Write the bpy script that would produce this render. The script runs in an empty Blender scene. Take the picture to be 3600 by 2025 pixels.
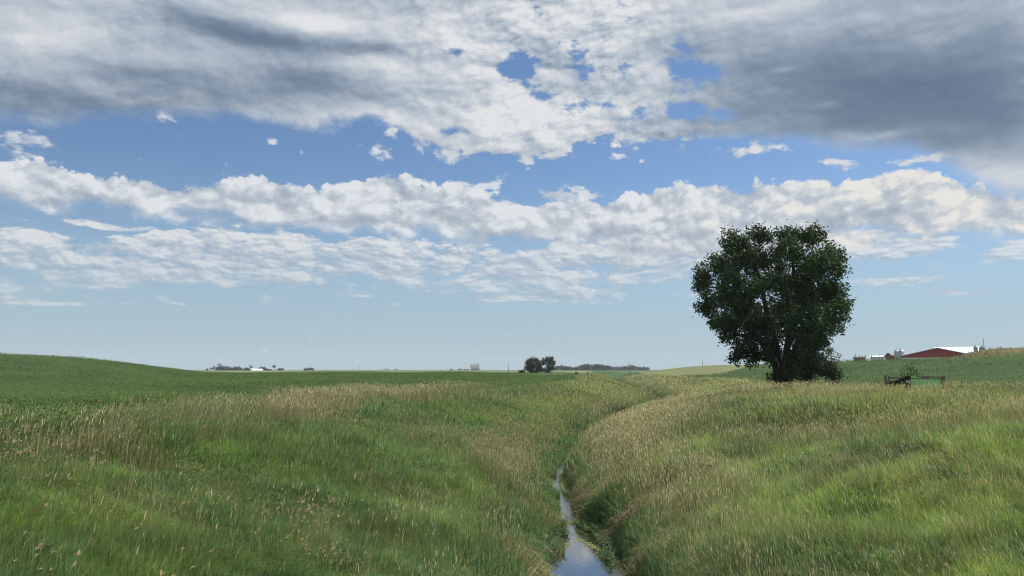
import bpy, math, random
import numpy as np
from mathutils import Vector

R = math.radians
SC = bpy.context.scene
COL = SC.collection
rng = np.random.default_rng(7)
random.seed(7)

# ------------------------------------------------------------------ camera
EYE = 5.0                      # eye height above the creek water (z = 0)
FPX = 2719.0                   # focal length in photo pixels (3600 wide)
PITCH = R(6.05)
cam = bpy.data.cameras.new("camera")
cam.sensor_width = 36.0
cam.lens = 36.0 * FPX / 3600.0
cam.clip_start = 0.1
cam.clip_end = 40000.0
camo = bpy.data.objects.new("camera", cam)
COL.objects.link(camo)
camo.location = (0, 0, EYE)
camo.rotation_euler = (math.pi / 2 + PITCH, 0, 0)
SC.camera = camo

SC.view_settings.view_transform = 'Standard'
SC.view_settings.look = 'None'
SC.view_settings.gamma = 1.0
SC.view_settings.exposure = 0.3
SC.view_settings.use_curve_mapping = False
cy = SC.cycles
cy.use_denoising = True
cy.pixel_filter_type = 'BLACKMAN_HARRIS'
cy.filter_width = 1.1
cy.denoising_prefilter = 'ACCURATE'
cy.max_bounces = 6
cy.diffuse_bounces = 2
cy.glossy_bounces = 2
cy.transmission_bounces = 4
cy.transparent_max_bounces = 6
cy.volume_bounces = 0
cy.use_adaptive_sampling = True
cy.adaptive_threshold = 0.008
cy.sample_clamp_indirect = 4.0
cy.caustics_reflective = False
cy.caustics_refractive = False

SUN_EL, SUN_BEARING = R(50), R(60)      # bearing is clockwise from +Y


def ray(px, py):
    """photo point -> unit direction (survey of the photograph)"""
    r = (px - 1800.0) / FPX
    u = (1012.5 - py) / FPX
    return Vector((r, math.cos(PITCH) - u * math.sin(PITCH), math.sin(PITCH) + u * math.cos(PITCH)))


def av(px, py):
    """photo point -> (bearing in radians, slope = tan of elevation)"""
    d = ray(px, py)
    return math.atan2(d.x, d.y), d.z / math.hypot(d.x, d.y)


# ------------------------------------------------------------------ node expression helper
class G:
    """tiny builder: every method adds a node and returns its output socket"""
    def __init__(self, nt):
        self.nt = nt

    def link(self, v, sock):
        if isinstance(v, bpy.types.NodeSocket):
            self.nt.links.new(v, sock)
        elif v is not None:
            sock.default_value = v

    def m(self, op, a, b=None, c=None, clamp=False):
        n = self.nt.nodes.new('ShaderNodeMath')
        n.operation = op
        n.use_clamp = clamp
        for i, v in enumerate((a, b, c)):
            if v is not None:
                self.link(v, n.inputs[i])
        return n.outputs[0]

    def add(self, a, b): return self.m('ADD', a, b)
    def sub(self, a, b): return self.m('SUBTRACT', a, b)
    def mul(self, a, b): return self.m('MULTIPLY', a, b)
    def mad(self, a, b, c): return self.m('MULTIPLY_ADD', a, b, c)
    def mn(self, a, b): return self.m('MINIMUM', a, b)
    def mx(self, a, b): return self.m('MAXIMUM', a, b)

    def v(self, op, a, b=None, c=None):
        n = self.nt.nodes.new('ShaderNodeVectorMath')
        n.operation = op
        for i, x in enumerate((a, b, c)):
            if x is not None:
                self.link(x, n.inputs[i])
        return n.outputs['Value'] if op in ('DOT_PRODUCT', 'LENGTH') else n.outputs['Vector']

    def xyz(self, x, y, z=0.0):
        n = self.nt.nodes.new('ShaderNodeCombineXYZ')
        for i, q in enumerate((x, y, z)):
            self.link(q, n.inputs[i])
        return n.outputs[0]

    def sep(self, a):
        n = self.nt.nodes.new('ShaderNodeSeparateXYZ')
        self.link(a, n.inputs[0])
        return n.outputs

    def rng(self, x, a, b, c=0.0, d=1.0, smooth=True):
        n = self.nt.nodes.new('ShaderNodeMapRange')
        n.interpolation_type = 'SMOOTHSTEP' if smooth else 'LINEAR'
        n.clamp = True
        for i, q in enumerate((x, a, b, c, d)):
            self.link(q, n.inputs[i])
        return n.outputs[0]

    def noise(self, vec, scale=1.0, detail=4.0, rough=0.5, lac=2.0, dist=0.0, dims='2D', color=False):
        n = self.nt.nodes.new('ShaderNodeTexNoise')
        n.noise_dimensions = dims
        self.link(vec, n.inputs['Vector'])
        self.link(scale, n.inputs['Scale'])
        self.link(detail, n.inputs['Detail'])
        self.link(rough, n.inputs['Roughness'])
        self.link(lac, n.inputs['Lacunarity'])
        self.link(dist, n.inputs['Distortion'])
        return n.outputs['Color' if color else 'Fac']

    def voro(self, vec, scale=1.0, detail=2.0, rough=0.5, dims='2D', smooth=None):
        n = self.nt.nodes.new('ShaderNodeTexVoronoi')
        n.voronoi_dimensions = dims
        n.feature = 'F1' if smooth is None else 'SMOOTH_F1'
        self.link(vec, n.inputs['Vector'])
        self.link(scale, n.inputs['Scale'])
        self.link(detail, n.inputs['Detail'])
        self.link(rough, n.inputs['Roughness'])
        if smooth is not None:
            self.link(smooth, n.inputs['Smoothness'])
        n.normalize = True
        return self.mad(n.outputs['Distance'], -2.2, 0.70)

    def mix(self, f, a, b, blend='MIX'):
        n = self.nt.nodes.new('ShaderNodeMix')
        n.data_type = 'RGBA'
        n.blend_type = blend
        n.clamp_factor = True
        self.link(f, n.inputs[0])
        for q, s in ((a, n.inputs[6]), (b, n.inputs[7])):
            self.link((*q, 1.0) if isinstance(q, tuple) and len(q) == 3 else q, s)
        return n.outputs[2]

    def curve(self, x, pts, x0, x1, y0, y1):
        """smooth function through pts, input range x0..x1, output y0..y1"""
        t = self.rng(x, x0, x1, smooth=False)
        n = self.nt.nodes.new('ShaderNodeFloatCurve')
        c = n.mapping.curves[0]
        pts = sorted(((p[0] - x0) / (x1 - x0), (p[1] - y0) / (y1 - y0)) for p in pts)
        pts = [(min(1, max(0, a)), min(1, max(0, b))) for a, b in pts]
        while len(c.points) < len(pts):
            c.points.new(0.5, 0.5)
        for p, q in zip(c.points, pts):
            p.location = q
            p.handle_type = 'AUTO'
        n.mapping.update()
        n.inputs['Factor'].default_value = 1.0
        self.nt.links.new(t, n.inputs['Value'])
        return self.mad(n.outputs[0], y1 - y0, y0)


# ------------------------------------------------------------------ world: Nishita sky and a cloud layer by bearing and elevation
def build_world():
    w = bpy.data.worlds.new("World")
    SC.world = w
    w.use_nodes = True
    nt = w.node_tree
    nt.nodes.clear()
    g = G(nt)
    out = nt.nodes.new('ShaderNodeOutputWorld')
    bg = nt.nodes.new('ShaderNodeBackground')
    bg.inputs['Strength'].default_value = 0.082
    nt.links.new(bg.outputs[0], out.inputs[0])
    sky = nt.nodes.new('ShaderNodeTexSky')
    sky.sky_type = 'NISHITA'
    sky.sun_disc = False
    sky.sun_elevation = SUN_EL
    sky.sun_rotation = SUN_BEARING
    sky.altitude = 300
    sky.air_density = 1.0
    sky.dust_density = 0.25
    sky.ozone_density = 1.5
    tc = nt.nodes.new('ShaderNodeTexCoord')
    D = g.sep(tc.outputs['Generated'])
    a = g.m('ARCTAN2', D[0], D[1])
    hyp = g.m('SQRT', g.add(g.mul(D[0], D[0]), g.mul(D[1], D[1])))
    v = g.m('DIVIDE', D[2], g.mx(hyp, 0.05))
    A0, A1, V1 = -0.72, 0.72, 0.7
    P = g.xyz(a, v)
    # gentle domain warp shared by all layers
    wn = g.noise(g.v('MULTIPLY', P, (5.0, 9.0, 1)), 1.0, 3.0, 0.55, color=True)
    P2 = g.v('ADD', P, g.v('MULTIPLY', g.v('SUBTRACT', wn, (0.5, 0.5, 0.5)), (0.055, 0.030, 0)))

    def edge(pts):
        return g.curve(a, [av(*p) for p in pts], A0, A1, 0.0, V1)

    def blobs(lst, vec):
        """sum of soft ellipses: (px, py, rx, ry, amount)"""
        tot = None
        for px, py, rx, ry, amt in lst:
            ca, cv = av(px, py)
            ra = av(px + rx, py)[0] - ca
            rv = av(px, py - ry)[1] - cv
            q = g.v('MULTIPLY_ADD', vec, (1 / ra, 1 / rv, 0), (-ca / ra, -cv / rv, 0))
            e = g.m('POWER', 0.3679, g.v('DOT_PRODUCT', q, q))
            tot = g.mul(e, amt) if tot is None else g.mad(e, amt, tot)
        return tot

    # ---- clear sky: Nishita, a little deeper aloft, pale towards the horizon
    base = g.mix(1.0, sky.outputs[0], (0.74, 0.86, 1.0), 'MULTIPLY')
    hz = g.rng(v, -0.02, 0.27, 0.92, 0.0)
    col = g.mix(hz, base, (3.65, 4.95, 5.85))

    def cloud_shade(t, dark, mid, lite):
        c = g.mix(g.rng(t, 0.0, 0.5, smooth=False), dark, mid)
        return g.mix(g.rng(t, 0.5, 1.0, smooth=False), c, lite)

    DARK, MID, LITE = (0.72, 1.22, 2.10), (3.75, 4.45, 5.3), (8.2, 8.35, 8.6)

    # ---- far band of cumulus and streaks (band 3)
    pb = g.v('MULTIPLY', P2, (15.0, 50.0, 1))
    nb = g.noise(pb, 1.0, 7.0, 0.56)
    pb_up = g.v('ADD', pb, (0.25, 0.42, 0))
    nb_up = g.noise(pb_up, 1.0, 5.0, 0.56)
    vb = g.voro(g.v('MULTIPLY', P2, (36.0, 76.0, 1)), 1.0, 3.0, 0.55)
    puff = vb
    rp3 = g.sub(vb, g.voro(g.v('ADD', g.v('MULTIPLY', P2, (36.0, 76.0, 1)), (0.10, 0.24, 0)), 1.0, 3.0, 0.55))
    t3 = edge([(-300, 800), (0, 792), (170, 792), (260, 832), (420, 836), (560, 806), (900, 800), (1200, 826), (1500, 842), (1700, 862), (1850, 872), (2050, 840), (2400, 840), (2700, 830), (3000, 815), (3200, 822), (3400, 840), (3600, 850), (3900, 850)])
    b3 = edge([(-300, 985), (0, 995), (500, 1000), (900, 992), (1300, 1000), (1700, 1000), (1950, 1020), (2150, 1010), (2400, 985), (2700, 960), (2950, 930), (3150, 915), (3350, 880), (3600, 872), (3900, 870)])
    n3 = g.mad(g.sub(nb, 0.5), 1.6, g.mul(puff, 0.5))
    top3 = g.rng(g.mad(n3, 0.024, g.sub(t3, v)), -0.001, 0.006)
    bot3 = g.rng(g.mn(g.mad(g.sub(nb, 0.44), 0.11, g.sub(v, b3)), g.mad(n3, 0.06, 0.024)), -0.004, 0.022)
    patch3 = blobs([(1980, 1020, 240, 40, 0.03), (3150, 1002, 190, 16, 0.030), (3330, 1040, 75, 10, 0.03), (3470, 1035, 60, 12, 0.028), (1560, 1024, 90, 8, 0.026), (1780, 1052, 200, 10, 0.022), (2470, 1075, 60, 22, 0.02), (40, 1040, 50, 20, 0.02), (320, 1070, 240, 14, 0.014), (700, 1062, 300, 9, 0.016), (1450, 1075, 220, 8, 0.015), (150, 1062, 200, 10, 0.016), (360, 795, 200, 14, 0.03), (800, 815, 260, 12, 0.02)], P2)
    f3 = g.mad(n3, 0.022, g.sub(patch3, 0.013))
    al3 = g.mx(g.mul(top3, bot3), g.rng(f3, -0.002, 0.012))
    rel3 = g.sub(nb, nb_up)
    topl3 = g.rng(g.sub(t3, v), 0.0, 0.035, 1.0, 0.0)
    sh3 = g.add(g.add(g.mad(rel3, 1.5, 0.58), g.mul(rp3, 0.8)), g.add(g.mul(puff, 0.22), g.mul(topl3, 0.20)))
    c3 = cloud_shade(sh3, (3.5, 4.1, 4.9), (4.8, 5.4, 6.1), (7.6, 7.7, 7.8))
    # distance takes the contrast out of the lowest clouds
    fade3 = g.rng(v, 0.06, 0.20, 0.55, 0.95)
    col = g.mix(g.mul(al3, fade3), col, c3)

    # ---- middle line of cumulus (band 2)
    t2 = edge([(-300, 540), (0, 548), (130, 552), (210, 596), (330, 616), (490, 628), (700, 652), (880, 622), (1010, 648), (1070, 668), (1200, 638), (1430, 612), (1500, 650), (1580, 640), (1720, 682), (1870, 712), (2000, 705), (2230, 684), (2350, 652), (2500, 640), (2560, 655), (2690, 645), (2790, 628), (2870, 645), (3080, 598), (3300, 615), (3450, 650), (3600, 690), (3900, 700)])
    b2 = edge([(-300, 670), (0, 690), (250, 730), (500, 752), (700, 778), (900, 800), (1200, 812), (1500, 838), (1700, 842), (1850, 860), (2000, 880), (2400, 905), (2700, 900), (3000, 850), (3200, 830), (3600, 830), (3900, 830)])
    pc = g.v('MULTIPLY', P2, (15.0, 22.0, 1))
    nc = g.noise(pc, 1.0, 8.0, 0.56)
    nc_up = g.noise(g.v('ADD', pc, (0.22, 0.36, 0)), 1.0, 5.0, 0.56)
    vc = g.voro(g.v('MULTIPLY', P2, (20.0, 27.0, 1)), 1.0, 4.0, 0.55)
    puff2 = vc
    VS2, VS3, VSD = (20.0, 27.0, 1), (36.0, 76.0, 1), (21.0, 34.0, 1)
    sun_side = (0.10, 0.22, 0)
    rp2 = g.sub(vc, g.voro(g.v('ADD', g.v('MULTIPLY', P2, VS2), sun_side), 1.0, 4.0, 0.55))
    n2 = g.add(g.mad(g.sub(nc, 0.5), 1.0, g.mul(puff2, 0.75)), g.mul(g.sub(g.noise(g.v('MULTIPLY', P, (70.0, 90.0, 1)), 1.0, 4.0, 0.6), 0.5), 0.6))
    top2 = g.rng(g.mad(n2, 0.026, g.sub(t2, v)), -0.0005, 0.0045)
    bot2 = g.rng(g.mn(g.mad(g.sub(nc, 0.46), 0.07, g.sub(v, b2)), g.mad(n2, 0.05, 0.036)), -0.004, 0.018)
    small = blobs([(90, 495, 120, 50, 0.058), (50, 545, 110, 34, 0.056), (1335, 532, 80, 36, 0.064), (1690, 640, 60, 26, 0.055), (1610, 625, 40, 20, 0.05), (1910, 690, 70, 22, 0.056), (2040, 672, 110, 30, 0.055), (2650, 530, 170, 26, 0.062), (2925, 568, 70, 16, 0.056), (605, 428, 50, 26, 0.062), (935, 495, 30, 16, 0.045), (1390, 480, 50, 22, 0.06), (2140, 550, 60, 20, 0.056), (3250, 548, 360, 20, 0.05), (1750, 640, 50, 24, 0.05), (1540, 575, 60, 20, 0.045)], P2)
    nfs = g.noise(g.v('MULTIPLY', P, (30.0, 56.0, 1)), 1.0, 6.0, 0.62)
    nrs = g.add(n2, g.mul(g.sub(nfs, 0.5), 3.6))
    fsm = g.mad(nrs, 0.05, g.sub(small, 0.042))
    al2 = g.mx(g.mul(top2, bot2), g.mul(g.rng(fsm, -0.004, 0.034), 0.85))
    rel2 = g.sub(nc, nc_up)
    topl2 = g.rng(g.sub(t2, v), -0.01, 0.045, 1.0, 0.0)
    botl2 = g.rng(g.sub(v, b2), 0.0, 0.035, 1.0, 0.0)
    sh2 = g.add(g.add(g.mad(rel2, 1.6, 0.62), g.mul(rp2, 0.95)), g.add(g.mul(puff2, 0.30), g.sub(g.mul(topl2, 0.22), g.mul(botl2, 0.14))))
    warm = g.rng(a, 0.1, 0.5)
    lite2 = g.mix(warm, (7.6, 7.8, 8.1), (8.2, 7.9, 7.4))
    c2 = cloud_shade(sh2, (3.5, 4.05, 4.8), (4.9, 5.45, 6.1), lite2)
    col = g.mix(g.mul(al2, 0.97), col, c2)

    # ---- high broken deck
    L = edge([(-300, 430), (0, 432), (180, 452), (300, 430), (500, 420), (700, 418), (900, 440), (1130, 462), (1400, 462), (1480, 525), (1600, 545), (1800, 560), (1980, 552), (2060, 515), (2140, 505), (2300, 530), (2420, 520), (2480, 495), (2600, 495), (2800, 510), (3000, 545), (3200, 555), (3350, 610), (3500, 690), (3620, 730), (3900, 760)])
    pd = g.v('MULTIPLY', P2, (8.0, 13.0, 1))
    nd = g.noise(pd, 1.0, 9.0, 0.55)
    nd_up = g.noise(g.v('ADD', pd, (0.16, 0.22, 0)), 1.0, 6.0, 0.55)
    vd = g.voro(g.v('MULTIPLY', P2, (21.0, 34.0, 1)), 1.0, 4.0, 0.58)
    puffd = vd
    rpd = g.sub(vd, g.voro(g.v('ADD', g.v('MULTIPLY', P2, VSD), (0.10, 0.22, 0)), 1.0, 4.0, 0.58))
    holes = blobs([(1795, 228, 85, 55, 0.095), (2045, 225, 70, 50, 0.062), (2410, 240, 85, 65, 0.075), (2500, 260, 70, 36, 0.055), (2400, 378, 90, 32, 0.07), (2500, 402, 90, 32, 0.07), (2050, 355, 90, 50, 0.048), (1588, 172, 40, 22, 0.058), (2270, 505, 80, 24, 0.05), (2100, 490, 80, 24, 0.05), (1620, 455, 60, 20, 0.05)], P2)
    rough_amt = g.curve(a, [(A0, 0.02), (-0.3, 0.022), (-0.1, 0.04), (0.1, 0.065), (0.22, 0.05), (0.3, 0.02), (A1, 0.02)], A0, A1, 0.0, 0.2)
    nmix = g.add(g.mad(g.sub(nd, 0.5), 1.2, g.mul(puffd, 0.6)), g.mul(g.sub(g.noise(g.v('MULTIPLY', P, (40.0, 54.0, 1)), 1.0, 5.0, 0.6), 0.5), 0.7))
    fd = g.mad(nmix, rough_amt, g.sub(v, L))
    nfine = g.noise(g.v('MULTIPLY', P, (22.0, 34.0, 1)), 1.0, 7.0, 0.66)
    nrag = g.add(nmix, g.mul(g.sub(nfine, 0.5), 4.0))
    wisp = g.rng(g.mad(nrag, g.mul(rough_amt, 0.95), g.sub(0.050, holes)), -0.016, 0.030)
    soft = g.curve(a, [(A0, 0.026), (-0.25, 0.022), (-0.05, 0.010), (0.1, 0.008), (0.2, 0.010), (0.3, 0.022), (A1, 0.03)], A0, A1, 0.0, 0.05)
    ald = g.mul(g.rng(fd, -0.003, soft), wisp)
    smooth_cloud = blobs([(500, 340, 620, 110, -0.13), (950, 130, 430, 45, -0.34), (760, 95, 200, 50, -0.15), (1330, 170, 130, 28, -0.22), (1120, 285, 190, 52, -0.30), (1380, 330, 160, 45, -0.14), (480, 265, 220, 40, -0.16), (150, 330, 420, 60, -0.26), (130, 410, 280, 40, -0.12), (880, 330, 330, 80, -0.20), (1000, 230, 300, 80, -0.10),
                           (230, 90, 150, 70, 0.20), (1130, 70, 190, 45, 0.34), (90, 130, 160, 60, 0.12), (1330, 220, 120, 35, 0.16), (1480, 270, 220, 60, 0.14), (1900, 410, 300, 110, 0.22), (1550, 110, 250, 90, 0.12), (1840, 60, 200, 70, 0.14), (1230, 420, 260, 40, 0.16), (900, 428, 140, 24, 0.14),
                           (3150, 330, 600, 140, -0.50), (2900, 230, 420, 85, -0.26), (3450, 440, 320, 130, -0.26), (2360, 175, 240, 42, -0.18), (2560, 290, 240, 140, -0.16), (3000, 120, 420, 36, -0.10), (2850, 470, 380, 48, -0.12), (3500, 120, 200, 80, -0.05), (2680, 30, 320, 28, 0.12), (3300, 20, 300, 30, 0.02), (3450, 620, 260, 80, 0.12), (3020, 480, 90, 18, 0.12), (2750, 240, 60, 14, 0.16), (2900, 378, 70, 14, 0.13), (3100, 470, 130, 16, 0.10), (3250, 150, 160, 20, 0.08)], P2)
    reld = g.sub(nd, nd_up)
    crisp = g.curve(a, [(A0, 0.22), (-0.45, 0.34), (-0.3, 0.26), (-0.1, 0.6), (0.05, 0.9), (0.2, 0.55), (0.3, 0.26), (A1, 0.22)], A0, A1, 0.0, 1.2)
    fine = g.add(g.mul(reld, 1.6), g.add(g.mul(puffd, 0.3), g.mul(rpd, 0.55)))
    shd = g.add(g.mad(smooth_cloud, 1.35, 0.64), g.mul(fine, crisp))
    # streaky stretched noise for the smooth parts
    ns = g.noise(g.v('MULTIPLY', P2, (3.2, 15.0, 1)), 1.0, 4.0, 0.5)
    shd = g.add(shd, g.mul(g.sub(ns, 0.5), g.rng(a, 0.1, 0.3, 0.36, 0.56)))
    # the darkest undersides level off gently
    low = g.mul(0.34, g.m('EXPONENT', g.mul(g.sub(g.mn(shd, 0.34), 0.34), 2.94)))
    shd = g.add(low, g.mx(g.sub(shd, 0.34), 0.0))
    cd = cloud_shade(shd, DARK, MID, (7.6, 7.7, 7.9))
    col = g.mix(g.mul(ald, 0.985), col, cd)
    nt.links.new(col, bg.inputs[0])
    w.cycles.sampling_method = 'MANUAL'
    w.cycles.sample_map_resolution = 512


build_world()

sun = bpy.data.lights.new("sun", 'SUN')
sun.energy = 5.0
sun.angle = R(4)
sun.color = (1.0, 0.95, 0.86)
suno = bpy.data.objects.new("sun", sun)
COL.objects.link(suno)
sd = Vector((math.sin(SUN_BEARING) * math.cos(SUN_EL), math.cos(SUN_BEARING) * math.cos(SUN_EL), math.sin(SUN_EL)))
suno.rotation_euler = sd.to_track_quat('Z', 'Y').to_euler()
suno.location = (60, 40, 80)


# ------------------------------------------------------------------ materials
def mat(name, build):
    m = bpy.data.materials.new(name)
    m.use_nodes = True
    nt = m.node_tree
    nt.nodes.clear()
    out = nt.nodes.new('ShaderNodeOutputMaterial')
    g = G(nt)
    nt.links.new(build(g, nt), out.inputs['Surface'])
    return m


def bsdf(g, col, rough=0.8, spec=0.3, metal=0.0, normal=None):
    n = g.nt.nodes.new('ShaderNodeBsdfPrincipled')
    g.link((*col, 1.0) if isinstance(col, tuple) and len(col) == 3 else col, n.inputs['Base Color'])
    g.link(rough, n.inputs['Roughness'])
    g.link(metal, n.inputs['Metallic'])
    g.link(spec, n.inputs['Specular IOR Level'])
    if normal is not None:
        g.link(normal, n.inputs['Normal'])
    return n.outputs[0]


def worldpos(g):
    n = g.nt.nodes.new('ShaderNodeNewGeometry')
    return n.outputs['Position']


def attr(g, name):
    n = g.nt.nodes.new('ShaderNodeAttribute')
    n.attribute_name = name
    return n.outputs['Color']


def plain(name, col, rough=0.8, var=0.2, scale=3.0, metal=0.0, spec=0.3):
    """one colour with a little uneven wear"""
    def b(g, nt):
        n = g.noise(worldpos(g), scale, 4.0, 0.6, dims='3D')
        k = g.rng(n, 0.25, 0.75, 1 - var, 1 + var, smooth=False)
        c = g.v('SCALE', col)
        sc = c.node
        nt.links.new(k, sc.inputs['Scale'])
        return bsdf(g, c, rough, spec, metal)
    return mat(name, b)


def leafy(name, transl=0.35, rough=0.55, spec=0.25, gain=1.0, soft=0.55):
    """plant tissue: colour of each leaf or blade is stored on it"""
    def b(g, nt):
        c = attr(g, 'tint')
        # thin curled tissue scatters like a soft tuft: ease the shading normal towards the sky
        geo = nt.nodes.new('ShaderNodeNewGeometry')
        nn = g.v('NORMALIZE', g.v('ADD', g.v('SCALE', geo.outputs['Normal']), (0.10, 0.0, 1.0)))
        for q in nt.nodes:
            if q.type == 'VECT_MATH' and q.operation == 'SCALE':
                q.inputs['Scale'].default_value = soft
        p = bsdf(g, c, rough, spec, normal=nn)
        t = nt.nodes.new('ShaderNodeBsdfTranslucent')
        cc = g.mix(1.0, c, (1.15 * gain, 1.2 * gain, 0.75 * gain), 'MULTIPLY')
        nt.links.new(cc, t.inputs['Color'])
        mx = nt.nodes.new('ShaderNodeMixShader')
        mx.inputs[0].default_value = transl
        nt.links.new(p, mx.inputs[1])
        nt.links.new(t.outputs[0], mx.inputs[2])
        return mx.outputs[0]
    return mat(name, b)


# ------------------------------------------------------------------ mesh helpers
def tag(o, label=None, cat=None, group=None, kind=None):
    for k, q in (('label', label), ('category', cat), ('group', group), ('kind', kind)):
        if q:
            o[k] = q
    return o


def np_mesh(name, verts, quads=None, tris=None, tint=None, material=None, smooth=False, parent=None):
    """fast mesh from numpy arrays; tint is one colour per vertex"""
    me = bpy.data.meshes.new(name)
    verts = np.asarray(verts, np.float32)
    parts, sizes = [], []
    if quads is not None and len(quads):
        parts.append(np.asarray(quads, np.int32).ravel()); sizes.append(np.full(len(quads), 4, np.int32))
    if tris is not None and len(tris):
        parts.append(np.asarray(tris, np.int32).ravel()); sizes.append(np.full(len(tris), 3, np.int32))
    loops = np.concatenate(parts)
    sizes = np.concatenate(sizes)
    starts = np.concatenate(([0], np.cumsum(sizes)[:-1])).astype(np.int32)
    me.vertices.add(len(verts)); me.vertices.foreach_set('co', verts.ravel())
    me.loops.add(len(loops)); me.loops.foreach_set('vertex_index', loops)
    me.polygons.add(len(sizes)); me.polygons.foreach_set('loop_start', starts)
    if smooth:
        me.polygons.foreach_set('use_smooth', np.ones(len(sizes), bool))
    if tint is not None:
        at = me.attributes.new('tint', 'FLOAT_COLOR', 'POINT')
        c = np.ones((len(verts), 4), np.float32)
        c[:, :3] = tint
        at.data.foreach_set('color', c.ravel())
    me.update(calc_edges=True)
    if material:
        me.materials.append(material)
    o = bpy.data.objects.new(name, me)
    COL.objects.link(o)
    if parent:
        o.parent = parent
    return o


def empty(name, loc, rz=0.0):
    o = bpy.data.objects.new(name, None)
    o.empty_display_size = 0.3
    COL.objects.link(o)
    o.location = loc
    o.rotation_euler = (0, 0, rz)
    return o


class MB:
    """collects simple solids in one mesh"""
    def __init__(self):
        self.v, self.f = [], []

    def poly(self, pts, faces):
        k = len(self.v)
        self.v += [tuple(p) for p in pts]
        self.f += [tuple(i + k for i in f) for f in faces]

    def box(self, x0, x1, y0, y1, z0, z1):
        self.poly([(x, y, z) for z in (z0, z1) for x, y in ((x0, y0), (x1, y0), (x1, y1), (x0, y1))],
                  [(3, 2, 1, 0), (4, 5, 6, 7), (0, 1, 5, 4), (1, 2, 6, 5), (2, 3, 7, 6), (3, 0, 4, 7)])

    def bar(self, a, b, w, h=None):
        """square bar from a to b"""
        a, b = Vector(a), Vector(b)
        h = h or w
        d = (b - a).normalized()
        s = d.cross(Vector((0, 0, 1)))
        if s.length < 1e-3:
            s = Vector((1, 0, 0))
        s.normalize()
        u = s.cross(d).normalized()
        pts = [p + s * (i * w / 2) + u * (j * h / 2) for p in (a, b) for i, j in ((-1, -1), (1, -1), (1, 1), (-1, 1))]
        self.poly(pts, [(3, 2, 1, 0), (4, 5, 6, 7), (0, 1, 5, 4), (1, 2, 6, 5), (2, 3, 7, 6), (3, 0, 4, 7)])

    def lathe(self, prof, n=16, c=(0, 0)):
        """surface of revolution about the vertical through c: prof = [(radius, z)]"""
        pts, fs = [], []
        for r, z in prof:
            pts += [(c[0] + r * math.cos(2 * math.pi * i / n), c[1] + r * math.sin(2 * math.pi * i / n), z) for i in range(n)]
        for j in range(len(prof) - 1):
            for i in range(n):
                k = (i + 1) % n
                fs.append((j * n + i, j * n + k, (j + 1) * n + k, (j + 1) * n + i))
        fs.append(tuple(range(n - 1, -1, -1)))
        fs.append(tuple((len(prof) - 1) * n + i for i in range(n)))
        self.poly(pts, fs)

    def tube(self, pts, rad, n=7):
        """tapered limb along pts"""
        P = [Vector(p) for p in pts]
        vs, fs = [], []
        for i, p in enumerate(P):
            d = (P[min(i + 1, len(P) - 1)] - P[max(i - 1, 0)]).normalized()
            s = d.cross(Vector((0.31, 0.95, 0.05))).normalized()
            u = d.cross(s)
            for k in range(n):
                t = 2 * math.pi * k / n
                vs.append(p + (s * math.cos(t) + u * math.sin(t)) * rad[i])
        for i in range(len(P) - 1):
            for k in range(n):
                q = (k + 1) % n
                fs.append((i * n + k, i * n + q, (i + 1) * n + q, (i + 1) * n + k))
        fs.append(tuple((len(P) - 1) * n + k for k in range(n)))
        self.poly(vs, fs)

    def build(self, name, material, parent=None, smooth=False):
        me = bpy.data.meshes.new(name)
        me.from_pydata([tuple(p) for p in self.v], [], self.f)
        me.materials.append(material)
        if smooth:
            me.polygons.foreach_set('use_smooth', [True] * len(me.polygons))
        me.update()
        o = bpy.data.objects.new(name, me)
        COL.objects.link(o)
        if parent:
            o.parent = parent
        return o


# ------------------------------------------------------------------ value noise for the terrain and the plant cover
def vnoise(x, y, seed=0):
    xi, yi = np.floor(x).astype(np.int64), np.floor(y).astype(np.int64)
    fx, fy = x - xi, y - yi
    fx, fy = fx * fx * (3 - 2 * fx), fy * fy * (3 - 2 * fy)

    def h(a, b):
        n = (a * 374761393 + b * 668265263 + seed * 1274126177) & 0xFFFFFFFF
        n = ((n ^ (n >> 13)) * 1274126177) & 0xFFFFFFFF
        return ((n ^ (n >> 16)) & 0xFFFF) / 65535.0
    return (h(xi, yi) * (1 - fx) + h(xi + 1, yi) * fx) * (1 - fy) + (h(xi, yi + 1) * (1 - fx) + h(xi + 1, yi + 1) * fx) * fy


def fbm(x, y, s, octs=4, seed=0):
    t, a, n = 0.0, 1.0, 0.0
    for i in range(octs):
        t = t + a * vnoise(x / s, y / s, seed + i * 17)
        n += a
        a *= 0.55
        s *= 0.5
    return t / n


def sst(e0, e1, x):
    t = np.clip((x - e0) / (e1 - e0), 0, 1)
    return t * t * (3 - 2 * t)


# ------------------------------------------------------------------ terrain
CREEK = np.array([(-60, 1.5), (-20, 1.8), (0, 1.7), (19.5, 1.85), (24.5, 1.9), (27, 1.98), (31, 2.02), (36, 2.0), (40, 2.3), (48, 3.9), (57, 6.6), (66, 9.6), (82, 14.4), (107, 20.6), (125, 24.0), (146, 26.6), (170, 28.0), (198, 30.0), (240, 33.5), (310, 42.0), (450, 62), (700, 100), (3000, 500)], float)


def creek_x(y):
    return np.interp(y, CREEK[:, 0], CREEK[:, 1])


_yy = np.linspace(-60, 1500, 3121)
_xx = np.convolve(np.pad(creek_x(_yy), 8, mode='edge'), np.ones(17) / 17, 'valid')
_sl = np.gradient(_xx, _yy)


def across(x, y):
    """signed distance from the middle of the creek, left negative"""
    return (x - np.interp(y, _yy, _xx)) / np.sqrt(1 + np.interp(y, _yy, _sl) ** 2)


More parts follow.
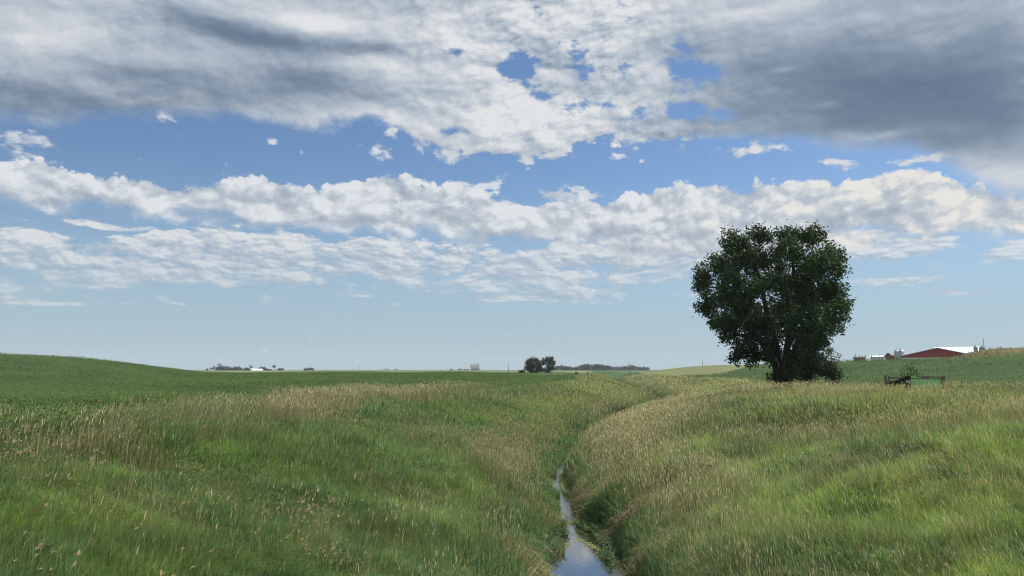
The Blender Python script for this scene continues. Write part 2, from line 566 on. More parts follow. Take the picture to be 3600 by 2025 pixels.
def halfw(y):
    return np.interp(y, [0, 19, 21, 23.0, 24.6, 25.6, 28, 31, 36, 41, 48, 52, 56, 80], [0.95, 1.05, 1.1, 1.05, 0.85, 0.40, 0.46, 0.40, 0.36, 0.26, 0.17, 0.12, 0.12, 0.12])


# skyline by bearing: photo x, photo y of the crest, distance of the crest
CREST = [(-2500, 1240, 300), (-900, 1226, 270), (-300, 1230, 262), (0, 1240, 260), (150, 1246, 262), (300, 1255, 268), (450, 1272, 275), (560, 1287, 285), (650, 1299, 300), (720, 1306, 340), (850, 1308, 380), (1000, 1305, 420), (1150, 1303, 420), (1300, 1303, 420), (1420, 1306, 400), (1550, 1304, 380), (1640, 1303.5, 360), (1740, 1309, 330), (1830, 1313, 300), (1950, 1314, 280),
         (2050, 1311, 320), (2150, 1296, 600), (2280, 1288, 520), (2400, 1283, 450), (2640, 1279, 350), (2760, 1278, 280), (2860, 1273, 215), (3000, 1263.5, 190), (3150, 1261, 185), (3280, 1258, 180), (3380, 1250, 172), (3480, 1243, 165), (3600, 1238, 160), (3900, 1230, 150), (4500, 1235, 150), (6200, 1260, 200)]
_cb, _cz, _cr = [], [], []
for _px, _py, _r in CREST:
    _a, _s = av(_px, _py)
    _cb.append(_a); _cr.append(_r)
    _cz.append(EYE + _s * _r)
_cb = np.array(_cb); _cz = np.array(_cz); _cr = np.array(_cr)
_fb = np.linspace(-math.pi, math.pi, 2881)
_ker = np.hanning(19); _ker /= _ker.sum()
_fz = np.convolve(np.pad(np.interp(_fb, _cb, _cz), 9, mode='edge'), _ker, 'valid')
_fr = np.convolve(np.pad(np.interp(_fb, _cb, _cr), 9, mode='edge'), _ker, 'valid')

PL = np.array([(0, -0.45), (0.5, -0.35), (1.0, 0.0), (1.5, 0.42), (2.5, 0.95), (4, 1.50), (6, 2.08), (8, 2.55), (10, 2.95), (12, 3.08), (14, 3.0), (18, 2.98), (30, 3.0), (60, 3.05), (4000, 3.05)])
PR = np.array([(0, -0.45), (0.5, -0.35), (1.0, 0.0), (1.35, 0.55), (1.9, 0.95), (3, 1.42), (5, 1.98), (8, 2.48), (12, 2.80), (16, 2.98), (22, 3.12), (30, 3.22), (45, 3.3), (4000, 3.3)])
CANOPY = 0.45


def height(x, y):
    x = np.asarray(x, float); y = np.asarray(y, float)
    r = np.hypot(x, y)
    b = np.arctan2(x, y)
    s = across(x, y)
    hw = halfw(y)
    q = np.abs(s)
    qq = np.where(q < hw, q / np.maximum(hw, 1e-3), 1.0 + (q - hw))
    zl = np.interp(qq, PL[:, 0], PL[:, 1])
    zr = np.interp(qq, PR[:, 0], PR[:, 1])
    z = np.where(s < 0, zl, zr)
    # right bank bulges towards the creek beyond the first bend
    z = z + np.where(s > 0, 0.35, 0.0) * sst(30, 45, y) * sst(3, 12, q) * (1 - sst(48, 80, r))
    # rolling ground beyond the banks
    zc = np.interp(b, _fb, _fz) - np.where(b < 0.12, CANOPY, 0.30)
    rc = np.interp(b, _fb, _fr)
    away = np.where(s < 0, sst(13, 40, q), sst(14, 50, q))
    base = np.where(s < 0, 3.05, 3.3 + 0.52 * sst(60, 84, r))
    t = np.clip((r - 55) / (rc - 55), 0, None)
    up = np.where(t < 1, t * t * (1.9 - 0.9 * t) * 0.8 + t * 0.2, 1 - sst(1.0, 2.6, t))
    far = np.where(t < 1, base + (zc - base) * up, 4.2 + (zc - 4.2) * up)
    z = z * (1 - away) + far * away
    # uneven ground
    z = z + (fbm(x, y, 7.0, 3, 3) - 0.5) * 0.5 * sst(1.2, 3.5, q) * (1 - sst(60, 140, r))
    z = z + (fbm(x, y, 2.2, 2, 9) - 0.5) * 0.28 * sst(1.3, 3.0, q) * (1 - sst(40, 80, r))
    # low berms along both rims of the far ditch
    z = z + 0.55 * np.exp(-((q - 13.0) / 4.5) ** 2) * (s > 0) * sst(85, 120, r) * (1 - sst(260, 340, r))
    z = z + 0.35 * np.exp(-((q - 12.0) / 4.0) ** 2) * (s < 0) * sst(70, 110, r) * (1 - sst(260, 340, r))
    # slumped folds running down the right bank
    fold = np.sin((x * 0.55 - y * 0.84) / 2.3 + 5.0 * (fbm(x, y, 16.0, 3, 33) - 0.5))
    z = z + 0.46 * fold * (s > 0) * sst(4, 9, q) * (1 - sst(40, 54, r)) * (0.4 + 1.0 * fbm(x, y, 11, 2, 34))
    fold2 = np.sin((x * 0.30 + y * 0.95) / 2.6 + 6.0 * (fbm(x, y, 12.0, 3, 35) - 0.5))
    z = z + 0.20 * fold2 * (s < 0) * sst(3, 7, q) * (1 - sst(12, 15, q)) * (1 - sst(50, 80, r))
    # grassy spoil heap on the right-hand crest
    mx_, my_ = x - 80.0, y - 127.0
    e = (mx_ * 0.85 - my_ * 0.53) / 7.5, (mx_ * 0.53 + my_ * 0.85) / 5.5
    z = z + 1.35 * np.exp(-(e[0] ** 2 + e[1] ** 2) ** 1.3) * (0.8 + 0.4 * fbm(x, y, 9.0, 3, 21))
    return z


def hz(x, y):
    return float(height(np.array([x]), np.array([y]))[0])


def cast(px, py, lift=0.0):
    """survey: where the line of sight through a photo point meets the ground (plus lift)"""
    d = ray(px, py)
    t = np.geomspace(6, 6000, 3000)
    z = EYE + d.z * t - height(d.x * t, d.y * t) - lift
    k = np.argmax(z < 0)
    if not (z < 0).any():
        k = len(t) - 1
    return np.array([d.x * t[k], d.y * t[k]])


def at(px, dist):
    """ground point on the bearing of a photo column"""
    d = ray(px, 1300)
    h = math.hypot(d.x, d.y)
    x, y = d.x / h * dist, d.y / h * dist
    return Vector((x, y, hz(x, y)))


def zat(px, py, dist):
    """world height that a photo point has at a distance"""
    return EYE + av(px, py)[1] * dist


def smooth_path_mask(x, y):
    return across(x, y)


def right_edge(b):
    """how far the unmown grass reaches on the right, by bearing"""
    return np.interp(b, [0.0, 0.10, 0.17, 0.22, 0.27, 0.33, 0.40, 0.50, 0.60, 0.9], [420, 330, 190, 130, 92, 84, 76, 66, 60, 55])


def bean_in(b):
    """near edge of the right-hand bean field, by bearing"""
    return np.where(b < 0.30, 146.0 - 46 * sst(0.24, 0.31, b), right_edge(b) * 1.02 + 1.0)


def bean_out(b):
    return np.interp(b, [0.05, 0.14, 0.22, 0.27, 0.33, 0.40, 0.9], [190, 200, 215, 235, 330, 420, 420])


def left_edge(y):
    return 14.2 + 2.0 * (fbm(y * 0 + 5, y, 9.0, 3, 40) - 0.5)


def cover(x, y):
    """weights of the kinds of ground: banks, beans, pale field, far field"""
    s = across(x, y); r = np.hypot(x, y); b = np.arctan2(x, y)
    q = np.abs(s)
    bank_l = (s < 0) * (1 - sst(-0.4, 0.4, q - left_edge(y)))
    bank_r = (s >= 0) * (1 - sst(-1.5, 1.5, r - right_edge(b) * (1 + 0.04 * (fbm(x, y, 6, 2, 5) - 0.5))))
    ditch = (q < 13.5) * (r < 420)
    bank = np.clip(bank_l * (r < 420) + bank_r + ditch, 0, 1)
    e = np.hypot(((x - 80) * 0.85 - (y - 127) * 0.53) / 7.5, ((x - 80) * 0.53 + (y - 127) * 0.85) / 5.5)
    heap = (1 - sst(1.0, 1.25, e)) * (0.25 + 0.75 * sst(0.45, 0.55, fbm(x, y, 5.0, 3, 61)))
    return np.maximum(bank, heap)


def build_ground():
    nb_in = np.linspace(-0.75, 0.75, 520)
    nb_out = np.linspace(0.75, 2 * math.pi - 0.75, 90)[1:-1]
    bb = np.concatenate((nb_in, nb_out))
    rr = np.concatenate(([0.0], np.geomspace(4, 220, 330), np.geomspace(220, 9500, 150)[1:]))
    B, RR = np.meshgrid(bb, rr)
    X, Y = RR * np.sin(B), RR * np.cos(B)
    Z = height(X, Y)
    # soil colours
    bank = cover(X, Y)
    s = across(X, Y); q = np.abs(s)
    r = np.hypot(X, Y); b = np.arctan2(X, Y)
    n1 = fbm(X, Y, 14, 4, 60); n2 = fbm(X, Y, 2.5, 3, 61)
    C = np.zeros(X.shape + (3,))
    C[:] = (0.050, 0.085, 0.034)                                       # bean field
    w = bank[..., None]
    grass = np.array((0.075, 0.082, 0.030)) * (0.7 + 0.7 * n1[..., None])
    C = C * (1 - w) + grass * w

    def put(mask, col):
        nonlocal C
        mask = mask * np.ones(X.shape)
        C = C * (1 - mask[..., None]) + np.array(col) * mask[..., None]
    rmax = bean_out(b)
    far_r = (b > 0.06) * (s > 14)
    put(far_r * sst(0, 8, r - rmax) * (b < 0.46) * 1.0, (0.158, 0.172, 0.080))           # ripening grain on the hill
    put(sst(0.06, 0.08, b) * sst(-30, 30, r - 400 - 500 * (b - 0.10)) * (b < 0.46) * (s > 13), (0.135, 0.165, 0.062))
    put((b > 0.10) * (b < 0.36) * sst(0, 4, r - bean_in(b)) * (1 - sst(0, 6, r - rmax)) * (s > 13), (0.055, 0.095, 0.04))  # bean strip at its foot
    put((r > 470) * (b < 0.10) * 1.0, (0.150, 0.175, 0.085))
    put((r > 900) * (fbm(X, Y, 700, 2, 77) > 0.5) * 1.0, (0.07, 0.11, 0.05))
    put((r > 285) * (r < 330) * (b > 0.0) * (b < 0.12) * (s < -14), (0.27, 0.24, 0.14))                       # bare strip at the end of the field
    # spoil heap
    e = np.hypot(((X - 80) * 0.85 - (Y - 127) * 0.53) / 7.5, ((X - 80) * 0.53 + (Y - 127) * 0.85) / 5.5)
    put((1 - sst(1.0, 1.25, e + (n2 - 0.5) * 0.5)), (0.105, 0.120, 0.045))
    put((1 - sst(0.75, 1.2, e + (n2 - 0.5) * 0.6)) * sst(0.42, 0.62, n2), (0.150, 0.115, 0.072))
    # wet brown soil by the creek
    put((1 - sst(0.4, 1.9, q - halfw(Y) + (n2 - 0.5))) * (r < 420), (0.075, 0.055, 0.035))
    put((1 - sst(-0.1, 0.15, q - halfw(Y))) * (r < 420), (0.040, 0.036, 0.026))
    n = len(bb)
    idx = np.arange(len(rr) * n).reshape(len(rr), n)
    a = idx[1:-1]; c = idx[2:]
    quads = np.stack((a, np.roll(a, -1, 1), np.roll(c, -1, 1), c), -1).reshape(-1, 4)
    tris = np.stack((idx[1], np.full(n, idx[0, 0]), np.roll(idx[1], -1)), -1)

    def m(g, nt):
        p = worldpos(g)
        n1 = g.noise(p, 0.9, 6.0, 0.65, dims='3D')
        n2 = g.noise(p, 0.06, 4.0, 0.6, dims='3D')
        k = g.mul(g.rng(n1, 0.25, 0.75, 0.62, 1.35, smooth=False), g.rng(n2, 0.25, 0.75, 0.82, 1.18, smooth=False))
        c = g.v('SCALE', attr(g, 'tint'))
        nt.links.new(k, c.node.inputs['Scale'])
        bump = nt.nodes.new('ShaderNodeBump')
        bump.inputs['Strength'].default_value = 0.6
        bump.inputs['Distance'].default_value = 0.25
        nt.links.new(n1, bump.inputs['Height'])
        return bsdf(g, c, 0.95, 0.05, normal=bump.outputs[0])
    o = np_mesh('ground', np.stack((X, Y, Z), -1).reshape(-1, 3), quads[:, ::-1], tris, C.reshape(-1, 3), mat('soil and turf', m), smooth=True)
    tag(o, kind='structure')
    return o


build_ground()


def build_water():
    ys = np.concatenate((np.arange(-8, 60, 0.4), np.arange(60, 420, 3)))
    cx = np.interp(ys, _yy, _xx); sl = np.interp(ys, _yy, _sl)
    lv = np.linspace(-1, 1, 9)
    w = halfw(ys)[:, None] * 1.25
    nrm = np.stack((1 / np.sqrt(1 + sl ** 2), -sl / np.sqrt(1 + sl ** 2)), -1)
    X = cx[:, None] + lv[None] * w * nrm[:, :1]
    Y = ys[:, None] + lv[None] * w * nrm[:, 1:]
    Z = np.zeros_like(X)
    n = 9
    idx = np.arange(X.size).reshape(-1, n)
    quads = np.stack((idx[:-1, :-1], idx[:-1, 1:], idx[1:, 1:], idx[1:, :-1]), -1).reshape(-1, 4)

    def m(g, nt):
        p = worldpos(g)
        nz = g.noise(g.v('MULTIPLY', p, (2.5, 1.2, 1)), 3.0, 4.0, 0.55, dims='3D')
        fast = g.noise(g.v('MULTIPLY', p, (6.0, 3.0, 1)), 3.0, 3.0, 0.5, dims='3D')
        sp = g.sep(p)
        shallow = g.rng(sp[1], 24.0, 26.0)
        bump = nt.nodes.new('ShaderNodeBump')
        g.link(g.mad(shallow, 0.20, 0.025), bump.inputs['Strength'])
        bump.inputs['Distance'].default_value = 0.05
        nt.links.new(g.add(nz, g.mul(g.mul(fast, shallow), 0.7)), bump.inputs['Height'])
        pr = nt.nodes.new('ShaderNodeBsdfPrincipled')
        pr.inputs['Base Color'].default_value = (0.030, 0.032, 0.024, 1)
        pr.inputs['Roughness'].default_value = 0.04
        pr.inputs['IOR'].default_value = 2.8
        pr.inputs['Specular IOR Level'].default_value = 1.0
        nt.links.new(bump.outputs[0], pr.inputs['Normal'])
        return pr.outputs[0]
    o = np_mesh('water', np.stack((X, Y, Z), -1).reshape(-1, 3), quads, None, None, mat('creek water', m), smooth=True)
    tag(o, kind='structure')


build_water()


# ------------------------------------------------------------------ plant cover
class Blades:
    """tapered blades: root, middle, tip; one colour each"""
    def __init__(self):
        self.V, self.C = [], []

    def add(self, P, d1, d2, side, w0, w1, tint):
        n = len(P)
        V = np.empty((n, 5, 3), np.float32)
        V[:, 0] = P - side * (w0 / 2)[:, None]
        V[:, 1] = P + side * (w0 / 2)[:, None]
        V[:, 2] = P + d1 + side * (w1 / 2)[:, None]
        V[:, 3] = P + d1 - side * (w1 / 2)[:, None]
        V[:, 4] = P + d2
        self.V.append(V)
        self.C.append(np.repeat(tint[:, None, :], 5, 1).astype(np.float32))

    def build(self, name, material):
        V = np.concatenate(self.V).reshape(-1, 3)
        C = np.concatenate(self.C).reshape(-1, 3)
        k = np.arange(len(V) // 5)[:, None] * 5
        return np_mesh(name, V, k + np.array([[0, 1, 2, 3]]), k + np.array([[3, 2, 4]]), C, material)


class Patches:
    """soft elliptical patches of one kind of cover or tone, placed on the ground from the survey"""
    def __init__(self, lst):
        self.p = []
        for px, py, rx, ry, ang, wt in lst:
            c = cast(px, py, 0.5)
            ca, sa = math.cos(R(ang)), math.sin(R(ang))
            M = np.stack(((cast(px + rx * ca, py + rx * sa, 0.5) - cast(px - rx * ca, py - rx * sa, 0.5)) / 2,
                          (cast(px - ry * sa, py + ry * ca, 0.5) - c) * 1.15), 1)
            if abs(np.linalg.det(M)) < 1e-4:
                continue
            self.p.append((c, np.linalg.inv(M), wt))

    def __call__(self, x, y):
        t = np.zeros(len(x))
        for c, I, wt in self.p:
            u = I[0, 0] * (x - c[0]) + I[0, 1] * (y - c[1])
            v = I[1, 0] * (x - c[0]) + I[1, 1] * (y - c[1])
            t = np.maximum(t, wt * np.exp(-(u * u + v * v) * 0.9))
        return t


P_TAN = Patches([(720, 1425, 330, 28, -6, .8), (1150, 1395, 380, 22, -4, .9), (1600, 1368, 220, 14, -4, .7), (1000, 1440, 300, 34, 0, .45), (1830, 1640, 110, 90, 10, .95), (1720, 1560, 150, 40, 10, .7), (1780, 1850, 120, 120, 0, .4), (1680, 2005, 330, 45, 0, .7), (1900, 1500, 100, 40, 0, .5),
                 (2110, 1540, 90, 70, -10, .95), (2320, 1600, 280, 60, -5, .9), (2260, 1450, 220, 30, -20, .9), (2500, 1395, 260, 22, -15, .7), (2330, 1750, 300, 80, 0, .8), (2900, 1372, 520, 14, 0, .9), (3380, 1364, 380, 12, 0, .8), (2450, 1930, 330, 110, 0, .55), (3320, 1765, 150, 22, 0, 1.0), (3050, 1440, 90, 35, 10, .5), (2900, 1520, 200, 40, 0, .4),
                 (2250, 1345, 90, 12, 10, .9), (2130, 1340, 80, 16, 20, .7), (2600, 1335, 80, 8, 0, .6), (2320, 1385, 120, 14, -25, .8), (2110, 1400, 120, 30, 10, .5)])
P_BROWN = Patches([(230, 1500, 300, 30, 0, .9), (420, 1535, 220, 28, 0, .8), (150, 1590, 170, 30, 0, .45), (350, 1640, 170, 34, 0, .55), (900, 1470, 260, 36, 0, .6), (1640, 1510, 220, 40, 15, .65), (1790, 1470, 130, 28, 10, .5), (1100, 1790, 55, 34, 20, 1.0), (2950, 1570, 130, 50, 0, .5), (3330, 1600, 190, 50, 0, .5), (3300, 2000, 280, 36, 0, .5), (60, 1990, 120, 30, 0, .8), (2060, 1390, 130, 30, 10, .6), (2340, 1333, 60, 10, 0, .9)])
P_BRIGHT = Patches([(640, 1585, 330, 40, 0, 1.0), (280, 1700, 320, 70, 0, .9), (950, 1575, 250, 40, 0, .6), (350, 1860, 280, 70, 0, .8), (2480, 1520, 230, 20, -18, .9), (2760, 1470, 170, 24, -25, .9), (3460, 1450, 170, 60, -20, .7), (2980, 1700, 240, 50, 0, .85), (3480, 1900, 220, 100, -10, .8), (2640, 1590, 260, 34, -10, .7), (1900, 1445, 130, 34, 0, .6), (1760, 1430, 220, 22, 0, .7), (2650, 1400, 220, 16, -8, .6), (3200, 1690, 180, 40, -20, .4), (3120, 1890, 250, 60, 0, .5), (1950, 1400, 160, 18, 0, .6)])
P_DARK = Patches([(1000, 1690, 280, 70, 10, .7), (1350, 1600, 280, 50, 10, .5), (1250, 1800, 320, 80, 10, .6), (850, 1990, 280, 40, 0, .9), (700, 1740, 160, 24, 10, .8), (2560, 1475, 270, 14, -15, 1.0), (2650, 1520, 160, 22, -20, .9), (2850, 1425, 220, 20, -15, .9), (3060, 1560, 150, 50, -20, .9), (2520, 1405, 160, 14, -10, .7), (3250, 1440, 230, 26, 0, .8), (3250, 1850, 200, 50, 0, .7), (2400, 1640, 160, 30, -20, .5), (1500, 1450, 160, 30, 0, .4), (3350, 1590, 200, 60, -20, .6), (560, 1630, 220, 20, 0, .6), (250, 1470, 170, 14, 0, .6), (2950, 1480, 200, 30, -20, .6), (2700, 1860, 240, 40, -10, .4)])  # darker grass, with the shade of hollows and folds put into blade colour

G_BASE = np.array((0.158, 0.245, 0.078)); G_BRIGHT = np.array((0.245, 0.345, 0.090)); G_DARK = np.array((0.048, 0.092, 0.036))
G_TAN = np.array((0.400, 0.345, 0.190)); G_BROWN = np.array((0.290, 0.215, 0.125)); G_LUSH = np.array((0.070, 0.155, 0.055))


def mixc(C, c, w):
    return C * (1 - w[:, None]) + c * w[:, None]


def sample_polar(n, r0, r1, power, half=0.80):
    """more plants per square metre near by, fewer and coarser far away"""
    u = rng.random(n)
    if abs(power) < 1e-6:
        r = r0 * (r1 / r0) ** u
    else:
        r = (r0 ** -power + u * (r1 ** -power - r0 ** -power)) ** (-1 / power)
    b = rng.uniform(-half, half, n)
    return r * np.sin(b), r * np.cos(b), r


def lean_field(x, y):
    """prevailing lean: downhill towards the creek, laid over by wind in swirls"""
    s = across(x, y)
    a = np.where(s < 0, 0.55, -0.50) * sst(0.5, 4, np.abs(s))
    sw = fbm(x, y, 5.0, 3, 80) - 0.5
    sw2 = fbm(x, y, 4.0, 3, 81) - 0.5
    return a + 1.3 * sw, 0.10 + 1.3 * sw2


def build_grass():
    N = 1420000
    x, y, r = sample_polar(N, 7.5, 400, 0.35)
    bank = cover(x, y)
    q = np.abs(across(x, y)) - halfw(y)
    hole = fbm(x, y, 1.1, 2, 90)
    keep = (rng.random(N) < bank) & (q > -0.05 + 0.5 * (hole - 0.5))
    x, y, r, q = x[keep], y[keep], r[keep], q[keep]
    n = len(x)
    s = across(x, y)
    n1, n2, n3 = fbm(x, y, 9, 4, 91), fbm(x, y, 2.6, 3, 92), fbm(x, y, 0.8, 2, 93)
    jx, jy = x + (n2 - 0.5) * 3.0, y + (n3 - 0.5) * 3.0
    tan, bro, bri, dar = P_TAN(jx, jy), P_BROWN(jx, jy), P_BRIGHT(jx, jy), P_DARK(jx, jy)
    C = np.tile(G_BASE, (n, 1))
    C = mixc(C, G_BRIGHT, 0.55 * sst(0.52, 0.72, n1))
    C = mixc(C, G_DARK, np.clip(0.7 * sst(0.52, 0.30, n1) + 0.45 * sst(0.50, 0.25, n2), 0, 0.9))
    C = mixc(C, G_BRIGHT, np.clip(1.2 * bri, 0, 1) * sst(0.1, 0.45, n2 * 0.5 + n3 * 0.5))
    C = mixc(C, G_DARK, np.clip(dar * 0.95, 0, 1))
    lush = sst(np.interp(r, [0, 30, 60], [2.2, 2.4, 4.2]), 0.8, q) * (0.5 + 0.5 * sst(0.4, 0.6, n2))
    C = mixc(C, G_LUSH, lush)
    pick = rng.random(n)
    C = np.where((pick < tan * np.where(s > 0, 0.24, 0.36) * (0.3 + 1.2 * n3) + 0.42 * sst(65, 120, r) * (q > 2.2) * sst(0.30, 0.55, n1 * 0.5 + n2 * 0.5))[:, None], G_TAN, C)
    C = np.where((pick > 1 - bro * 0.5)[:, None], G_BROWN, C)
    C = np.where((rng.random(n) < 0.03 + 0.03 * (s > 0))[:, None], G_TAN * 0.9, C)
    C = C * (0.42 + 1.14 * fbm(x, y, 0.60, 3, 95))[:, None]
    C = C * np.where((s < 0) & (r < 60), 1.0, 0.0)[:, None] * np.array((0.70, 0.80, 0.70)) + C * np.where((s < 0) & (r < 60), 0.0, 1.0)[:, None]
    C = C * rng.uniform(0.68, 1.32, (n, 1)) * rng.normal(1, 0.06, (n, 3))
    h = rng.uniform(0.20, 0.46, n) * (0.50 + 1.1 * n2) * (1 + 0.25 * tan) * (1 - 0.30 * bri)
    h *= 0.38 + 1.25 * n3
    # darker, browner growth on the spoil heap
    hp = (1 - sst(1.05, 1.3, np.hypot(((x - 80) * 0.85 - (y - 127) * 0.53) / 7.5, ((x - 80) * 0.53 + (y - 127) * 0.85) / 5.5))) * (s > 0)
    hc = np.where((fbm(x, y, 6.0, 3, 98) > 0.52)[:, None], np.array((0.080, 0.062, 0.038)), np.array((0.060, 0.100, 0.034)))
    C = np.where((hp > 0.3)[:, None], hc, C)
    # broad-leaved weeds in clumps among the grass
    wide = (rng.random(n) < 0.45 * sst(0.60, 0.72, fbm(x, y, 1.8, 2, 97))) & (r < 60)
    C = np.where(wide[:, None], np.array((0.085, 0.165, 0.060)) * (0.7 + 0.6 * n3)[:, None], C)
    h = np.where(wide, h * 0.8, h)
    h *= np.where((q < 0.9) & (r > 24), 1.25, 1.0) * (1 - 0.45 * (1 - sst(0.0, 0.2, q)))
    # mown strip round the foot of the tree
    T = at(2750, 85)
    mown = np.exp(-(((x - T.x + 6) / 13) ** 2 + ((y - T.y + 1) / 7) ** 2) ** 2) * (s > 0)
    h *= 1 - 0.75 * mown
    C = mixc(C, np.array((0.065, 0.10, 0.035)), mown * 0.7)
    w = np.maximum(0.0072 * rng.uniform(0.7, 1.4, n), 0.00052 * r * rng.uniform(0.7, 1.3, n))
    w = np.where(wide, w * 2.4, w)
    lx, ly = lean_field(x, y)
    lx = lx * 1.3 + rng.normal(0, 0.55, n); ly = ly * 1.3 + rng.normal(0, 0.55, n)
    lodge = 1 + 0.9 * (s < 0) * (r < 50) * sst(0.42, 0.6, fbm(x, y, 3.5, 2, 96))
    lx, ly = lx * lodge, ly * lodge
    ll = np.hypot(lx, ly); f = np.minimum(1, 1.15 / np.maximum(ll, 1e-3)); lx, ly = lx * f, ly * f
    up = np.sqrt(np.maximum(0.10, 1.12 - lx ** 2 - ly ** 2))
    P = np.stack((x, y, height(x, y) - 0.02), -1)
    d1 = np.stack((lx * 0.22 * h, ly * 0.22 * h, 0.58 * h * np.minimum(1, up + 0.15)), -1)
    d2 = np.stack((lx * 0.80 * h, ly * 0.80 * h, h * np.minimum(1, up)), -1)
    yaw = rng.uniform(0, 2 * math.pi, n)
    side = np.stack((np.cos(yaw), np.sin(yaw), np.zeros(n)), -1)
    B = Blades()
    B.add(P, d1, d2, side, w, w * 0.8, C)
    o = B.build('grass', leafy('grass blades', 0.40, 0.55, 0.2, 1.1))
    tag(o, 'green and yellowing wild grass covering both banks of the ditch', 'grass', kind='stuff')


build_grass()


def build_reeds():
    """tufts of lush grass hanging over and breaking up the creek"""
    N = 70000
    y = 15 * (62 / 15) ** rng.random(N)
    sg = np.where(rng.random(N) < 0.5, -1.0, 1.0)
    hw = halfw(y)
    clump = fbm(y * 0 + 50 + 20 * sg, y, 1.5, 2, 150)
    inn = 0.70 * hw * sst(0.50, 0.76, clump)                       # how far the tufts reach over the water
    isle = (sg > 0) & (y > 24.6) & (y < 30.5)                      # green tuft bank right of the narrows
    off = rng.uniform(0, 1, N) ** 1.3 * 1.1 - inn
    off = np.where(isle & (rng.random(N) < 0.7), rng.uniform(-0.05, 0.9, N), off)
    cx, sl = np.interp(y, _yy, _xx), np.interp(y, _yy, _sl)
    x = cx + sg * (hw + off) * np.sqrt(1 + sl ** 2)
    pool = y < 24.0
    keep = (clump > 0.36) & (rng.random(N) < np.where(pool, 0.6, 1.0)) & ~(pool & (off < np.where(sg < 0, -0.62, -0.40)))
    x, y, sg, off, isle = x[keep], y[keep], sg[keep], off[keep], isle[keep]
    n = len(x); r = np.hypot(x, y)
    h = rng.uniform(0.14, 0.36, n) * np.where(isle, 1.35, 1.0)
    lx = -sg * rng.uniform(0.0, 0.75, n) + rng.normal(0, 0.3, n); ly = rng.normal(-0.1, 0.35, n)
    P = np.stack((x, y, np.maximum(height(x, y), -0.02)), -1)
    d1 = np.stack((lx * 0.25 * h, ly * 0.25 * h, 0.6 * h), -1)
    d2 = np.stack((lx * 0.9 * h, ly * 0.9 * h, h * np.sqrt(np.maximum(0.12, 1 - 0.7 * (lx ** 2 + ly ** 2)))), -1)
    yaw = rng.uniform(0, 6.28, n)
    side = np.stack((np.cos(yaw), np.sin(yaw), 0 * yaw), -1)
    w = np.maximum(0.010, 0.00062 * r) * rng.uniform(0.7, 1.4, n)
    C = np.tile(np.array((0.095, 0.195, 0.068)), (n, 1))
    C = mixc(C, np.array((0.150, 0.260, 0.092)), rng.random(n) * 0.7)
    straw = rng.random(n) < 0.10 + 0.35 * (fbm(x, y, 1.7, 2, 151) > 0.58)
    C = np.where(straw[:, None], np.array((0.36, 0.28, 0.16)), C) * rng.uniform(0.65, 1.3, (n, 1))
    B = Blades()
    B.add(P, d1, d2, side, w, w * 0.8, C)
    o = B.build('creek_grass', leafy('creek grass', 0.35, 0.5, 0.2))
    tag(o, 'lush green grass tufts hanging over the trickle of water in the ditch', 'grass', kind='stuff')


build_reeds()


def stalk_set(name, label, x, y, r, hh, head_len, head_w, head_col, stem_col, droop, heads=1, spread=0.0):
    n = len(x)
    lx, ly = lean_field(x, y)
    lx = lx * 0.7 + rng.normal(0, 0.20, n); ly = ly * 0.7 + rng.normal(0, 0.20, n)
    P = np.stack((x, y, height(x, y)), -1)
    top = np.stack((lx * 0.45 * hh, ly * 0.45 * hh, hh * np.sqrt(np.maximum(0.3, 1 - 0.20 * (lx ** 2 + ly ** 2)))), -1)
    yaw = rng.uniform(0, math.pi, n)
    side = np.stack((np.cos(yaw), np.sin(yaw), np.zeros(n)), -1)
    B = Blades()
    ws = np.maximum(0.004, 0.00030 * r)
    sc = stem_col * rng.uniform(0.75, 1.25, (n, 1))
    B.add(P, top * np.array([0.35, 0.35, 0.55]), top, side, ws, ws * 0.9, sc)
    for k in range(heads):
        hl = head_len * rng.uniform(0.7, 1.3, n)
        hw = np.maximum(head_w, 0.00052 * r) * rng.uniform(0.75, 1.3, n)
        ang = rng.normal(0, spread, n) if spread else np.zeros(n)
        dx = lx * (0.5 + droop) + np.cos(yaw * 7 + k * 2.1) * spread
        dy = ly * (0.5 + droop) + np.sin(yaw * 7 + k * 2.1) * spread
        dz = 1.0 - droop * rng.uniform(0.6, 1.4, n)
        d = np.stack((dx, dy, dz), -1)
        d /= np.linalg.norm(d, axis=1)[:, None]
        up = np.stack((dx * 0.4, dy * 0.4, np.maximum(dz, 0.35)), -1)
        up /= np.linalg.norm(up, axis=1)[:, None]
        c = head_col * rng.uniform(0.75, 1.25, (n, 1)) * rng.normal(1, 0.04, (n, 3))
        y2 = yaw + 1.3 * (k + 1)
        s2 = np.stack((np.cos(y2), np.sin(y2), np.zeros(n)), -1)
        back = 0.25 * hl if heads == 1 else np.zeros(n)
        B.add(P + top - d * back[:, None], up * (0.5 * hl)[:, None], (0.5 * up + 0.5 * d) * hl[:, None], s2, hw * 0.45, hw, c)
    o = B.build(name, leafy(name + ' tissue', 0.25, 0.7, 0.15, 0.9))
    tag(o, label, 'grass', kind='stuff')
    return o


